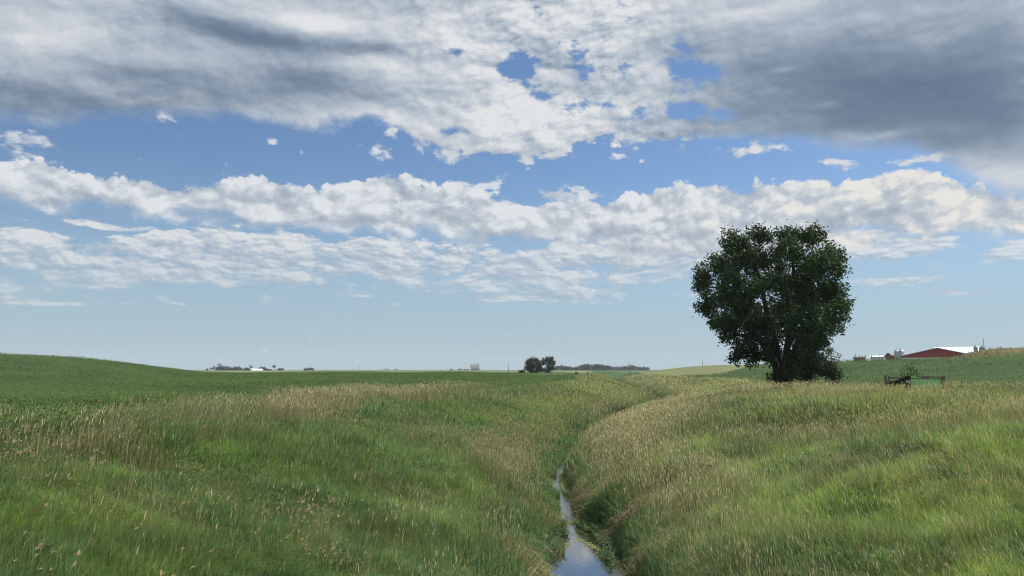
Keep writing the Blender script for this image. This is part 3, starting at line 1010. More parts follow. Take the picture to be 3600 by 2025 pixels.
def build_stalks():
    N = 1100000
    x, y, r = sample_polar(N, 8, 330, 0.25)
    bank = cover(x, y)
    q = np.abs(across(x, y)) - halfw(y)
    n2 = fbm(x, y, 1.6, 3, 101); n1 = fbm(x, y, 6, 3, 102)
    jx, jy = x + (n2 - 0.5) * 2.0, y + (n2 - 0.5) * 2.0
    s = across(x, y)
    p = P_TAN(jx, jy) ** 1.5 * np.interp(r, [8, 22, 32], [0.28, 0.36, 0.62]) * sst(0.25, 0.6, n2) + 0.006 * sst(24, 34, r) * sst(0.5, 0.7, n1) + np.interp(r, [10, 30], [0.002, 0.010]) * (s > 0) * sst(0.4, 0.65, n2)
    p += 0.22 * (s > 0.0) * (q < 3.5) * (q > 0.9) * (r > 20) + 0.16 * (s < 0) * (q > 1.2) * (q < 3.2) * (r > 26)
    p += 0.85 * (s < 0) * sst(8.5, 11.0, q) * sst(25, 34, y) * (1 - sst(52, 70, y)) * sst(0.30, 0.55, n1)
    p += 0.32 * (s > 0) * sst(1.4, 2.2, q) * (1 - sst(4.5, 8.5, q)) * sst(24, 30, y) * (1 - sst(58, 75, y)) * sst(0.25, 0.5, n2)
    p *= np.where((s < 0) & (q < 8.0) & (q > 3.4), 0.40, 1.0)
    p *= 1 - 0.85 * P_BRIGHT(jx, jy)
    T = at(2750, 85)
    p *= 1 - np.exp(-(((x - T.x + 6) / 13) ** 2 + ((y - T.y + 1) / 7) ** 2) ** 2) * (s > 0)
    p *= np.interp(r, [8, 20, 26, 40, 80, 330], [0.9, 0.8, 1.0, 0.9, 0.7, 0.5])
    keep = (rng.random(N) < p * bank) & (q > 0.5)
    x, y, r = x[keep], y[keep], r[keep]
    n = len(x)
    hh = rng.uniform(0.55, 0.90, n) * (0.8 + 0.4 * n1[keep]) * (1 + 0.25 * (s[keep] < 0) * (q[keep] > 9))
    stalk_set('seeding_grass', 'tall tan grass gone to seed along the creek and the bank crests', x, y, r, hh, 0.115, 0.012,
              np.array((0.58, 0.50, 0.300)), np.array((0.29, 0.285, 0.140)), 0.15)


build_stalks()


def build_plumes():
    N = 220000
    x, y, r = sample_polar(N, 8, 90, 0.5)
    s = across(x, y)
    q = np.abs(s) - halfw(y)
    n2 = fbm(x, y, 1.3, 3, 111); n1 = fbm(x, y, 4, 3, 112)
    jx, jy = x + (n2 - 0.5) * 2.5, y + (n2 - 0.5) * 2.5
    p = P_BROWN(jx, jy) ** 1.5 * 0.40 * sst(0.35, 0.6, n2) * (s < 0)
    p += 0.11 * (s < 0) * (q > 3.2) * (r < 40) * sst(0.54, 0.70, n2) * sst(0.42, 0.62, n1)
    p += 0.05 * P_BROWN(jx, jy) * (s > 0)
    p *= 1 - 0.75 * P_BRIGHT(jx, jy)
    keep = (rng.random(N) < p * cover(x, y))
    x, y, r = x[keep], y[keep], r[keep]
    n = len(x)
    hh = rng.uniform(0.42, 0.70, n)
    stalk_set('plume_grass', 'drooping fluffy brown grass plumes scattered over the left bank', x, y, r, hh, 0.085, 0.013,
              np.array((0.46, 0.37, 0.235)), np.array((0.12, 0.17, 0.065)), 0.75, heads=6, spread=0.28)


build_plumes()


def leaf_quads(P, size, nrm, tint):
    """small folded leaves: one quad each, facing nrm"""
    n = len(P)
    t = rng.normal(0, 1, (n, 3))
    t -= nrm * (t * nrm).sum(1)[:, None]
    t /= np.linalg.norm(t, axis=1)[:, None] + 1e-9
    u = np.cross(nrm, t)
    a = size[:, None] * 0.5
    V = np.stack((P - t * a * 1.25, P + u * a * 0.8, P + t * a * 1.25, P - u * a * 0.8), 1)
    return V.reshape(-1, 3), np.arange(n * 4).reshape(-1, 4), np.repeat(tint, 4, 0)


def build_beans():
    N = 700000
    x, y, r = sample_polar(N, 14, 330, 0.15, 0.80)
    b = np.arctan2(x, y); s = across(x, y)
    lim = np.interp(b, _fb, _fr)
    left = (s < -14.0) & (r < lim * 1.05)
    right = (s > 14) & (b > 0.11) & (r > bean_in(b)) & (r < np.minimum(bean_out(b), lim * 1.04))
    T = at(2750, 85)
    clear = np.exp(-(((x - T.x + 6) / 15) ** 2 + ((y - T.y + 1) / 10) ** 2) ** 2)
    e = np.hypot(((x - 80) * 0.85 - (y - 127) * 0.53) / 7.5, ((x - 80) * 0.53 + (y - 127) * 0.85) / 5.5)
    keep = (left | right) & (1 - cover(x, y) > rng.random(N)) & (clear < 0.3) & (e + 0.3 * (fbm(x, y, 3, 2, 5) - 0.5) > 1.12)
    x, y, r = x[keep], y[keep], r[keep]
    n = len(x)
    # rows about 0.76 m apart
    row = (y * 0.985 + x * 0.17) / 0.76 + 0.25 * (fbm(x, y, 12, 2, 120) - 0.5)
    ph = np.abs((row % 1) - 0.5) * 2                         # 1 on the row
    lump = fbm(x, y, 1.1, 3, 121)
    big = fbm(x, y, 24, 4, 122)
    streak = fbm(x * 0.45, y, 3.2, 4, 123)
    lay = rng.random(n) ** 0.6
    z = height(x, y) + (0.10 + 0.38 * ph ** 0.8 + 0.75 * (lump - 0.5) + 0.5 * (streak - 0.5)) * lay * (0.8 + 0.5 * streak)
    P = np.stack((x, y, z), -1)
    nrm = rng.normal(0, 0.5, (n, 3)); nrm[:, 2] = np.abs(nrm[:, 2]) + 0.65
    nrm /= np.linalg.norm(nrm, axis=1)[:, None]
    size = np.maximum(0.085, 0.0011 * r) * rng.uniform(0.7, 1.4, n)
    C = np.tile(np.array((0.046, 0.092, 0.036)), (n, 1))
    C = mixc(C, np.array((0.085, 0.140, 0.060)), 0.95 * sst(0.48, 0.62, streak * 0.65 + lump * 0.35))
    C = mixc(C, np.array((0.024, 0.054, 0.022)), 0.95 * sst(0.50, 0.36, streak * 0.65 + lump * 0.35))
    C = mixc(C, np.array((0.070, 0.115, 0.036)), 0.6 * sst(0.52, 0.66, big))
    C = C * (1 + rng.uniform(-0.32, 0.36, (n, 1)) * np.clip(60 / r, 0.55, 1)[:, None]) * (0.62 + 0.76 * fbm(x * 0.5, y, 5.0, 4, 124))[:, None] * np.array((0.98, 0.92, 0.70))
    V, Q, T2 = leaf_quads(P, size, nrm, C)
    o = np_mesh('soybean_crop', V, Q, None, T2, leafy('soybean leaves', 0.25, 0.75, 0.06))
    tag(o, 'leafy green soybean rows filling the fields beyond both banks', 'crop', kind='stuff')


build_beans()


# ------------------------------------------------------------------ trees and bushes
BARK = plain('bark', (0.026, 0.023, 0.019), 0.95, 0.35, 6.0)
LEAF_TREE = leafy('tree leaves', 0.16, 0.7, 0.08, 0.8, soft=1.6)


def crown_leaves(lobes, nper, size, base, spread=0.24, twigs=0.5, shell=0.75):
    """leaves gathered in twig clusters through each lobe (x, y, z, radius)"""
    Ps, Ns, Cs = [], [], []
    for lx, ly, lz, lr in lobes:
        nt_ = max(5, int(twigs * nper * lr ** 2 / 14))
        d = rng.normal(0, 1, (nt_, 3)); d /= np.linalg.norm(d, axis=1)[:, None]
        rad = lr * rng.random(nt_) ** (0.33 / shell) * rng.uniform(0.70, 1.28, nt_)
        tw = np.array((lx, ly, lz)) + d * rad[:, None] * np.array((1, 1, 0.95))
        m = max(8, int(nper * lr ** 2))
        k = rng.integers(0, nt_, m)
        P = tw[k] + rng.normal(0, 1, (m, 3)) * spread * np.array((1, 1, 1.25)) + np.array((0, 0, 0.15)) * spread
        N = rng.normal(0, 0.8, (m, 3)) + d[k] * 0.6 + np.array((0, 0, 0.35))
        N /= np.linalg.norm(N, axis=1)[:, None]
        tone = rng.uniform(0.80, 1.2) * rng.uniform(0.70, 1.30, nt_)[k] * rng.uniform(0.72, 1.28, m)
        Ps.append(P); Ns.append(N); Cs.append(np.array(base) * tone[:, None])
    P, N, C = np.concatenate(Ps), np.concatenate(Ns), np.concatenate(Cs)
    return leaf_quads(P, size * rng.uniform(0.7, 1.35, len(P)), N, C)


def tree(name, loc, lobes, stems, nper, size, base, label, cat='tree', group=None, spread=0.24, twigs=0.5, rad=0.3, shell=0.75):
    """stems: list of polylines in tree space; each lobe gets a limb from the nearest stem"""
    root = empty(name, loc)
    tag(root, label, cat, group)
    mb = MB()
    ends = []
    for st in stems:
        n = len(st)
        rr = [rad * st_r for st_r in np.linspace(1.0, 0.28, n)]
        mb.tube(st, rr, 8)
        ends += [(Vector(p), q) for p, q in zip(st[1:], rr[1:])]
    for lx, ly, lz, lr in lobes:
        L = Vector((lx, ly, lz))
        low = [e for e in ends if e[0].z < lz] or ends
        p, q = min(low, key=lambda e: (e[0] - L).length + 0.6 * max(0, e[0].z - lz + 1))
        mid = p.lerp(L, 0.5) + Vector((random.uniform(-.2, .2), random.uniform(-.2, .2), 0.12 * (L - p).length))
        mb.tube([p, mid, L, L + (L - mid) * 0.5], [q * 0.6, q * 0.42, q * 0.22, q * 0.06], 5)
        for _ in range(3 if rad > 0.2 else 0):
            d = Vector((random.gauss(0, 1), random.gauss(0, 1), random.gauss(0.4, 1))).normalized() * lr * 0.9
            mb.tube([mid.lerp(L, random.random()), L + d * 0.5, L + d], [q * 0.18, q * 0.12, q * 0.04], 4)
    mb.build('trunk', BARK, root, smooth=True)
    V, Q, T = crown_leaves(lobes, nper, size, base, spread, twigs, shell)
    np_mesh('crown', V, Q, None, T, LEAF_TREE, parent=root)
    return root


def main_tree():
    D = 85.0
    base = at(2752, D)
    yaw = -math.atan2(base.x, base.y)
    k = D / FPX * math.cos(math.atan2(base.x, base.y)) ** 1.0
    x0 = 2752.0
    z0 = base.z
    cz = math.cos(yaw) ** 2
    lob = [(2598, 852, 52), (2650, 886, 50), (2695, 826, 44), (2745, 862, 34), (2790, 828, 46), (2865, 822, 54), (2932, 880, 38), (2958, 915, 40), (2968, 945, 30), (2540, 925, 58), (2480, 975, 46), (2460, 1000, 30), (2620, 930, 62), (2890, 940, 66), (2950, 1030, 52), (2955, 1095, 46), (2515, 1045, 60), (2475, 1075, 40), (2590, 1020, 64), (2640, 1100, 66), (2560, 1130, 52), (2505, 1125, 34),
           (2850, 1040, 76), (2870, 1140, 66), (2930, 1130, 46), (2700, 915, 40), (2800, 900, 50), (2690, 1130, 56), (2625, 1195, 44), (2592, 1238, 34), (2650, 1238, 34), (2775, 1140, 60), (2885, 1195, 42), (2700, 1215, 34), (2820, 1215, 50), (2640, 1262, 20), (2560, 1180, 36), (2740, 1075, 46), (2810, 1010, 50), (2680, 1030, 44), (2755, 925, 34), (2748, 990, 24), (2722, 962, 36), (2772, 985, 34), (2760, 1040, 34), (2575, 1255, 18),
           (2700, 1255, 26), (2790, 1262, 36), (2735, 1245, 30), (2840, 1262, 34), (2660, 975, 42), (2840, 965, 44), (2610, 1080, 50), (2920, 1000, 44), (2800, 1085, 54), (2725, 1165, 44), (2660, 1165, 46), (2840, 1190, 46)]
    lobes = []
    for i, (px, py, r) in enumerate(lob):
        X = (px - x0) * k
        Z = zat(px, py, D) - z0
        c = math.hypot((px - 2720) / 285.0, (py - 1030) / 255.0)
        dep = math.sqrt(max(0.05, 1 - min(c, 0.97) ** 2)) * 6.8
        Y = ((i * 0.618) % 1.0 * 2 - 1) * dep * 0.9
        lobes.append((X * 0.925, Y, Z - (0.45 if py < 900 else 0.1), r * k * 1.0))

    def w(px, py, y=0.0):
        return ((px - x0) * k, y, zat(px, py, D) - z0)
    stems = [[(-0.3, 0, -0.4), w(2745, 1290, 0.1), w(2735, 1220, 0.2), w(2715, 1130, 0.6), w(2690, 1020, 1.0), w(2670, 920, 1.0), w(2655, 850, 0.8)],
             [(0.2, 0.1, -0.4), w(2762, 1280, -0.2), w(2772, 1200, -0.6), w(2790, 1080, -1.0), w(2800, 960, -1.0), w(2795, 850, -0.6)],
             [(-0.5, -0.2, -0.4), w(2728, 1275, -0.4), w(2695, 1210, -1.2), w(2630, 1120, -2.0), w(2570, 1020, -2.4)],
             [(0.5, 0.3, -0.4), w(2778, 1270, 0.6), w(2815, 1180, 1.4), w(2865, 1080, 2.2), w(2905, 980, 2.4)],
             [(0.1, 0.5, -0.4), w(2758, 1270, 1.0), w(2775, 1180, 2.2), w(2830, 1060, 3.0), w(2870, 930, 2.6)],
             [(-0.2, 0.4, -0.4), w(2740, 1270, 1.0), w(2700, 1170, 2.6), w(2620, 1040, 3.2), w(2580, 920, 2.6)]]
    o = tree('tree', base, lobes, stems, 640, 0.21, (0.040, 0.078, 0.022), 'large dark green broadleaf tree with several trunks, alone on the right bank', 'tree', None, spread=0.24, twigs=0.55, rad=0.42, shell=0.8)
    o.rotation_euler = (0, 0, yaw)


main_tree()
_t = at(2752, 85)
print('TREEBASE', _t, EYE + 0, [round(hz(*at(px, d)[:2]), 2) for px, d in ((3153, 57), (3600, 55), (0, 18), (700, 30), (2600, 60))])


def bush(name, px_lobes, D, label, base, nper=260, size=0.16, cat='bush', spread=0.16, depth=0.8):
    x0 = sum(p[0] for p in px_lobes) / len(px_lobes)
    loc = at(x0, D)
    yaw = -math.atan2(loc.x, loc.y)
    k = D / FPX * math.cos(yaw)
    lobes = []
    for i, (px, py, r) in enumerate(px_lobes):
        lobes.append(((px - x0) * k, ((i * 0.618) % 1 - 0.5) * 2 * depth, zat(px, py, D) - loc.z, r * k))
    stems = [[(random.uniform(-.2, .2), 0, -0.2), (l[0] * 0.4, l[1] * 0.4, l[2] * 0.45), (l[0] * 0.8, l[1] * 0.8, l[2] * 0.9)] for l in lobes[:4]]
    o = tree(name, loc, lobes, stems, nper, size, base, label, cat, None, spread=spread, twigs=0.6, rad=0.06)
    o.rotation_euler = (0, 0, yaw)
    return o


bush('shrub', [(2795, 1305, 32), (2850, 1292, 42), (2900, 1300, 34), (2872, 1262, 32), (2825, 1262, 34), (2925, 1316, 24), (2840, 1322, 24), (2770, 1322, 18), (2722, 1322, 14)], 83.0,
     'dense dark shrub crowding the right foot of the large lone tree', (0.036, 0.058, 0.022), 1100, 0.17, 'shrub', 0.22, 1.4)
bush('sapling', [(2925, 1240, 20), (2945, 1255, 14), (2905, 1252, 16), (2935, 1275, 14)], 92.0,
     'small thin-leaved sapling leaning out behind the dark shrub at the big tree', (0.060, 0.080, 0.040), 420, 0.15, 'sapling', 0.2, 0.6)
bush('bush', [(3176, 1312, 14), (3204, 1306, 16), (3190, 1296, 11), (3212, 1318, 11), (3168, 1322, 10)], 62.0,
     'small leafy green bush growing behind the dark timber frame', (0.080, 0.125, 0.045), 900, 0.10, 'bush', 0.10, 0.5)


def far_tree(name, px, D, top, half, label, kind='round', base=(0.030, 0.046, 0.024), group=None, cat='tree', nper=None, foot=None):
    """top and half width in photo pixels"""
    loc = at(px, D)
    if foot is not None:
        loc.z = min(loc.z, zat(px, foot, D))
    yaw = -math.atan2(loc.x, loc.y)
    k = D / FPX
    H = max(1.0, zat(px, top, D) - loc.z)
    W = half * k
    lobes = []
    if kind == 'round':
        n = 9
        for i in range(n):
            a = i * 2.399
            t = (i + 0.5) / n
            rr = W * 0.62 * math.sqrt(abs(math.sin(math.pi * min(0.93, t + 0.12))))
            lobes.append((rr * math.cos(a), rr * math.sin(a) * 0.8, H * (0.25 + 0.58 * t), W * random.uniform(0.36, 0.5)))
    elif kind == 'airy':
        for i in range(7):
            a = i * 2.399
            rr = W * random.uniform(0.3, 0.8)
            lobes.append((rr * math.cos(a), rr * math.sin(a), H * random.uniform(0.55, 0.92), W * random.uniform(0.22, 0.4)))
    elif kind == 'low':
        for i in range(11):
            t = (i + 0.5) / 11 * 2 - 1
            lobes.append((W * 0.85 * t, random.uniform(-.3, .3) * W, H * (0.45 + 0.12 * random.random()) * (1 - 0.35 * t * t), H * random.uniform(0.36, 0.5)))
    elif kind == 'cone':
        for i in range(7):
            t = i / 6
            lobes.append((random.uniform(-.1, .1) * W, random.uniform(-.1, .1) * W, H * (0.12 + 0.82 * t), max(0.12 * W, W * 0.8 * (1 - t))))
    size = max(0.3, 0.0009 * D)
    nper = nper or max(9.0, 14.0 / size ** 2)
    stems = [[(0, 0, -0.5), (0.05 * W, 0, H * 0.3), (-0.04 * W, 0, H * 0.6), (0, 0, H * 0.85)]]
    o = tree(name, loc, lobes, stems, nper, size, base, label, cat, group, spread=0.09 * W + 0.1, twigs=1.2, rad=max(0.02 * H, 0.03 * W), shell=0.9)
    o.rotation_euler = (0, 0, yaw)
    return o


# the pair of trees standing at the end of the left field
def tree_pair():
    D = 420.0
    for name, lob, stem, lab in (
        ('tree', [(1868, 1272, 14), (1880, 1266, 11), (1856, 1278, 11), (1892, 1276, 12), (1866, 1290, 14), (1884, 1290, 14), (1898, 1286, 9), (1852, 1294, 9), (1870, 1302, 13), (1890, 1302, 12), (1908, 1268, 7), (1912, 1278, 7), (1904, 1300, 10)],
         [[(1874, 1311), (1873, 1295), (1870, 1280), (1868, 1268)], [(1884, 1311), (1888, 1295), (1896, 1280), (1906, 1270)]],
         'broad dark tree with sky gaps, left of the two at the field end'),
        ('tree', [(1928, 1264, 10), (1938, 1266, 10), (1946, 1276, 7), (1920, 1270, 7), (1930, 1276, 10), (1938, 1290, 10), (1932, 1300, 11), (1926, 1290, 6), (1944, 1296, 6), (1916, 1303, 8)],
         [[(1934, 1311), (1933, 1295), (1930, 1280), (1934, 1266)]],
         'taller round-headed dark tree, right of the two at the field end')):
        x0 = stem[0][0][0]
        loc = at(x0, D)
        zf = zat(x0, 1312, D)
        loc.z = min(loc.z, zf)
        k = D / FPX
        yaw = -math.atan2(loc.x, loc.y)
        lobes = [((px - x0) * k, ((i * 0.618) % 1 - 0.5) * 3.0, zat(px, py, D) - loc.z, r * k * 1.15) for i, (px, py, r) in enumerate(lob)]
        stems = [[((px - x0) * k, 0, zat(px, py, D) - loc.z - (0.5 if j == 0 else 0)) for j, (px, py) in enumerate(st)] for st in stem]
        o = tree(name, loc, lobes, stems, 130, 0.42, (0.028, 0.050, 0.018), lab, 'tree', 'pair of trees at the field end', spread=0.30, twigs=0.9, rad=0.30, shell=0.8)
        o.rotation_euler = (0, 0, yaw)


tree_pair()
far_tree('bush', 1834, 415, 1301, 9, 'small round bush just left of the pair of field-end trees', 'low', (0.034, 0.05, 0.03), cat='bush', foot=1312)

# farmstead far off on the left
FG = 'trees round the far white farm shed'
for px, top, half, kind, lab in (
        (728, 1297, 6, 'round', 'tiny pale tree at the left end of the far farmstead row'),
        (748, 1289, 9, 'airy', 'thin airy tree second from the left in the far farmstead row'),
        (770, 1280, 8, 'airy', 'tall thin-stemmed tree poking above the left dense farm clump'),
        (784, 1288, 23, 'low', 'wide dense dark tree clump, left one of the far farmstead'),
        (831, 1290, 22, 'low', 'wide dense dark tree clump next to the far white shed'),
        (866, 1293, 10, 'low', 'low dark tree just left of the far white shed'),
        (881, 1283, 7, 'airy', 'slender tall tree rising behind the left end of the white shed'),
        (921, 1291, 10, 'low', 'dark tree behind the right end of the far white shed'),
        (929, 1288, 5, 'airy', 'thin upright tree just right of the far white shed'),
        (940, 1296, 7, 'low', 'low bushy tree right of the far white shed'),
        (950, 1298, 6, 'low', 'smallest low tree between shed and tall farm tree'),
        (964, 1281, 7, 'airy', 'tall two-tufted tree near the right end of the farmstead row'),
        (986, 1294, 11, 'low', 'last low tree at the right end of the farmstead row')):
    far_tree('tree', px, 1450 + (px % 7) * 12, top, half, lab, kind, (0.026, 0.038, 0.026), FG, foot=1306)
far_tree('bush', 1086, 1200, 1293, 17, 'lone low dark bush on the skyline right of the farmstead', 'low', (0.030, 0.042, 0.026), cat='bush', foot=1304)
for px, top, half, lab in ((1586, 1298, 6, 'small faint tree left of the grey grain elevator'), (1617, 1297, 6, 'small faint dark tree midway to the grain elevator'), (1640, 1298, 8, 'low faint tree beside the left foot of the grain elevator'), (1670, 1297, 15, 'wide low tree clump in front of the grain elevator')):
    far_tree('tree', px, 3300, top, half, lab, 'low', (0.03, 0.042, 0.03), 'trees by the grain elevator', foot=1303)
for px, top, lab in ((1363, 1300, 'faint low tree beside the small far elevator'), (1393, 1299.5, 'faint low tree on the skyline right of the small elevator')):
    far_tree('tree', px, 3600, top, 8, lab, 'low', (0.03, 0.042, 0.03), 'faint skyline trees', foot=1303)
for px, top, half, lab in ((3010, 1244, 4, 'tallest narrow conifer by the grey-roofed farm house'), (3023, 1247, 4, 'narrow conifer behind the grey-roofed farm house'), (3034, 1250, 4, 'short conifer at the right of the grey farm house roof'), (3045, 1248, 5, 'dark conifer standing clear right of the farm house'), (3066, 1249, 3, 'thin little conifer at the left end of the long white roof')):
    far_tree('conifer', px, 420 + (px % 5) * 4, top, half, lab, 'cone', (0.022, 0.036, 0.024), 'conifers along the farm skyline', cat='conifer')


def woods():
    D0 = 1500.0
    prof = [(1935, 1291), (1960, 1288), (1985, 1286), (2005, 1290), (2030, 1289), (2045, 1282), (2060, 1280), (2085, 1282), (2105, 1281), (2125, 1284), (2138, 1283), (2150, 1289), (2175, 1289), (2200, 1287), (2225, 1285), (2250, 1289), (2280, 1291)]
    lobes = []
    o0 = at(2090, D0)
    px = 1935.0
    while px < 2282:
        top = np.interp(px, [p[0] for p in prof], [p[1] for p in prof]) + random.uniform(-0.2, 2.4)
        D = D0 + random.uniform(-60, 120) + (400 if px > 2145 else 0)
        p = at(px, D)
        zt = zat(px, top, D)
        r = random.uniform(2.2, 3.6)
        lobes.append((p.x, p.y, zt - r, r))
        zz = zt - r * 2.0
        while zz > p.z - 1:
            lobes.append((p.x + random.uniform(-2, 2), p.y + random.uniform(-3, 3), zz, r * 1.1))
            zz -= r * 1.3
        px += random.uniform(2.2, 4.2)
    V, Q, T = crown_leaves(lobes, 6.0, 1.7, (0.028, 0.042, 0.026), 0.9, 0.9, 0.9)
    o = np_mesh('woods', V, Q, None, T, LEAF_TREE)
    tag(o, 'distant blue-green belt of woodland on the skyline right of the tree pair', 'woods', kind='stuff')


woods()

# ------------------------------------------------------------------ farm buildings on the right
M_RED = plain('red barn siding', (0.34, 0.040, 0.046), 0.7, 0.15, 1.5)
M_WHITE = plain('white painted steel', (0.78, 0.79, 0.80), 0.45, 0.06, 0.6)
M_GALV = plain('galvanised steel', (0.34, 0.35, 0.39), 0.5, 0.15, 1.2, metal=0.2)
M_ROOF = plain('grey shingle', (0.20, 0.20, 0.21), 0.9, 0.2, 1.0)
M_BRICK = plain('dull red brick', (0.22, 0.095, 0.075), 0.9, 0.2, 1.0)
M_CONC = plain('weathered concrete', (0.52, 0.48, 0.45), 0.9, 0.15, 0.15)
M_DARKW = plain('blackened timber', (0.022, 0.019, 0.016), 0.85, 0.4, 5.0)
M_GREYW = plain('weathered grey timber', (0.150, 0.132, 0.108), 0.9, 0.3, 6.0)
M_GREEN = plain('green painted panel', (0.320, 0.620, 0.260), 0.6, 0.12, 2.0)
M_GREEN2 = plain('lime green paint', (0.30, 0.62, 0.12), 0.6, 0.10, 2.0)
M_POLE = plain('utility pole timber', (0.16, 0.145, 0.13), 0.9, 0.2, 2.0)
M_GLASS = plain('dark window', (0.03, 0.035, 0.04), 0.2, 0.1, 1.0)


def local_frame(px, D):
    """origin on the ground at a bearing, x axis to the right across the view"""
    p = at(px, D)
    yaw = -math.atan2(p.x, p.y)
    return p, yaw, D / FPX * math.cos(yaw)


def gabled(name, px0, px1, D, eave, peak, length, label, wall, roof, cat, lower=None, drop=6.0, over=0.5):
    """gable end facing the viewer"""
    pc = (px0 + px1) / 2
    p, yaw, k = local_frame(pc, D)
    W = (px1 - px0) / 2 * k
    ze = zat(pc, eave, D) - p.z
    zp = zat(pc, peak, D) - p.z
    root = empty(name, p, yaw)
    tag(root, label, cat)
    zl = ze - 0.8
    for y in (0.0, length):
        w = MB()
        w.poly([(-W, y, zl), (W, y, zl), (W, y, ze), (0, y, zp), (-W, y, ze)], [(0, 1, 2, 3, 4)] if y == 0 else [(4, 3, 2, 1, 0)])
        w.build('gable', wall, root)
    lo = MB()
    lo.box(-W + 0.02, W - 0.02, 0.02, length - 0.02, -drop, zl - 0.004)
    lo.build('wall', lower or wall, root)
    r = MB()
    t = 0.25
    for sg in (-1, 1):
        a = [(0, -over, zp), (sg * (W + over), -over, ze - over * (zp - ze) / W), (sg * (W + over), length + over, ze - over * (zp - ze) / W), (0, length + over, zp)]
        b = [(x, y, z + t) for x, y, z in a]
        f = [(0, 1, 2, 3), (7, 6, 5, 4), (0, 4, 5, 1), (1, 5, 6, 2), (2, 6, 7, 3), (3, 7, 4, 0)]
        r.poly([(x, y, z + 0.004) for x, y, z in a] + b, f)
    r.build('roof', roof, root)
    return root, W, ze, zp


def long_roof(name, px0, px1, D, ridge, eave, depth, label, roof, wall, cat, gable=None):
    """ridge across the view"""
    pc = (px0 + px1) / 2
    p, yaw, k = local_frame(pc, D)
    L = (px1 - px0) / 2 * k
    zr = zat(pc, ridge, D) - p.z
    ze = zat(pc, eave, D) - p.z
    root = empty(name, p, yaw)
    tag(root, label, cat)
    r = MB()
    t = 0.2
    for sg in (-1, 1):
        a = [(-L - .4, 0, zr), (L + .4, 0, zr), (L + .4, sg * depth, ze), (-L - .4, sg * depth, ze)]
        r.poly(a + [(x, y, z + t) for x, y, z in a], [(0, 1, 2, 3), (7, 6, 5, 4), (0, 4, 5, 1), (1, 5, 6, 2), (2, 6, 7, 3), (3, 7, 4, 0)])
    r.build('roof', roof, root)
    w = MB()
    w.box(-L, L, -depth + .4, depth - .4, -5, ze - 0.004 + 0.4 * (zr - ze) / depth * 0.5)
    w.build('wall', wall, root)
    for sg in (-1, 1):
        g = MB()
        g.poly([(sg * (L + 0.01), -depth + .4, ze - 0.1), (sg * (L + 0.01), depth - .4, ze - 0.1), (sg * (L + 0.01), 0, zr - 0.05)], [(0, 1, 2)])
        g.build('gable', gable or wall, root)
    return root


def feed_bin(px, half, D, cone_top, shoulder, label, group, mt=None):
    p, yaw, k = local_frame(px, D)
    r = half * k
    zs = zat(px, shoulder, D) - p.z
    zt = zat(px, cone_top, D) - p.z
    root = empty('feed_bin', p, yaw)
    tag(root, label, 'feed bin', group)
    b = MB()
    zb = min(-0.5, zs - 2.4 * r)
    prof = [(r, 1.2)]
    z = 1.2
    while z + 0.8 < zs:
        prof += [(r * 1.012, z + 0.4), (r, z + 0.8)]
        z += 0.8
    prof += [(r, zs)]
    b.lathe(prof, 20)
    b.build('body', mt or M_GALV, root)
    c = MB()
    c.lathe([(r * 1.03, zs + 0.003), (r * 0.28, zt - 0.25), (r * 0.26, zt - 0.05), (0.02, zt)], 20)
    c.build('roof', mt or M_GALV, root)
    h = MB()
    h.lathe([(0.25, 0.1), (r * 0.98, 1.196)], 16)
    h.build('hopper', mt or M_GALV, root)
    for i in range(4):
        a = math.pi / 4 + i * math.pi / 2
        l = MB()
        l.tube([(r * 0.95 * math.cos(a), r * 0.95 * math.sin(a), -0.6), (r * 0.95 * math.cos(a), r * 0.95 * math.sin(a), 1.25)], [0.06, 0.06], 6)
        l.build('leg', M_GALV, root)
    return root


gabled('barn', 3186, 3412, 420, 1251, 1223.5, 45, 'wide low barn with dark red gable end behind the bean field', M_RED, M_WHITE, 'barn', M_WHITE)
long_roof('barn', 3302, 3440, 452, 1221, 1246, 12, 'long white-roofed barn stretching behind the red-gabled one', M_WHITE, M_WHITE, 'barn')
FB = 'steel feed bins by the barns'
feed_bin(3155, 7.5, 430, 1227.5, 1235, 'narrow steel feed bin, leftmost of the two left of the red barn', FB)
feed_bin(3172, 10.5, 424, 1226.5, 1235, 'wider steel feed bin nearest the left corner of the red barn', FB)
feed_bin(3434.5, 6.5, 405, 1213, 1220, 'steel feed bin just off the right end of the white barn roof', FB)
feed_bin(3451, 4.0, 412, 1219, 1221, 'shortest steel feed bin, between the two taller right-hand bins', FB)
feed_bin(3459, 7.0, 405, 1212.5, 1220, 'steel feed bin right beside the tall bare mast', FB)
long_roof('house', 3124, 3152, 436, 1245, 1252, 5, 'grey-roofed brick farm house left of the feed bins', M_ROOF, M_BRICK, 'house', M_BRICK)
gabled('house', 3115, 3134, 431, 1250, 1241, 8, 'small dull red gabled house wing left of the grey roof', M_BRICK, M_ROOF, 'house')
long_roof('shed', 3066, 3108, 440, 1251.5, 1256, 5, 'long low shed with a white roof left of the brick house', M_WHITE, M_WHITE, 'shed', M_BRICK)
long_roof('house', 3004, 3040, 440, 1253, 1258, 5, 'low grey-roofed house among the conifers near the big tree', M_ROOF, M_BRICK, 'house', M_BRICK)


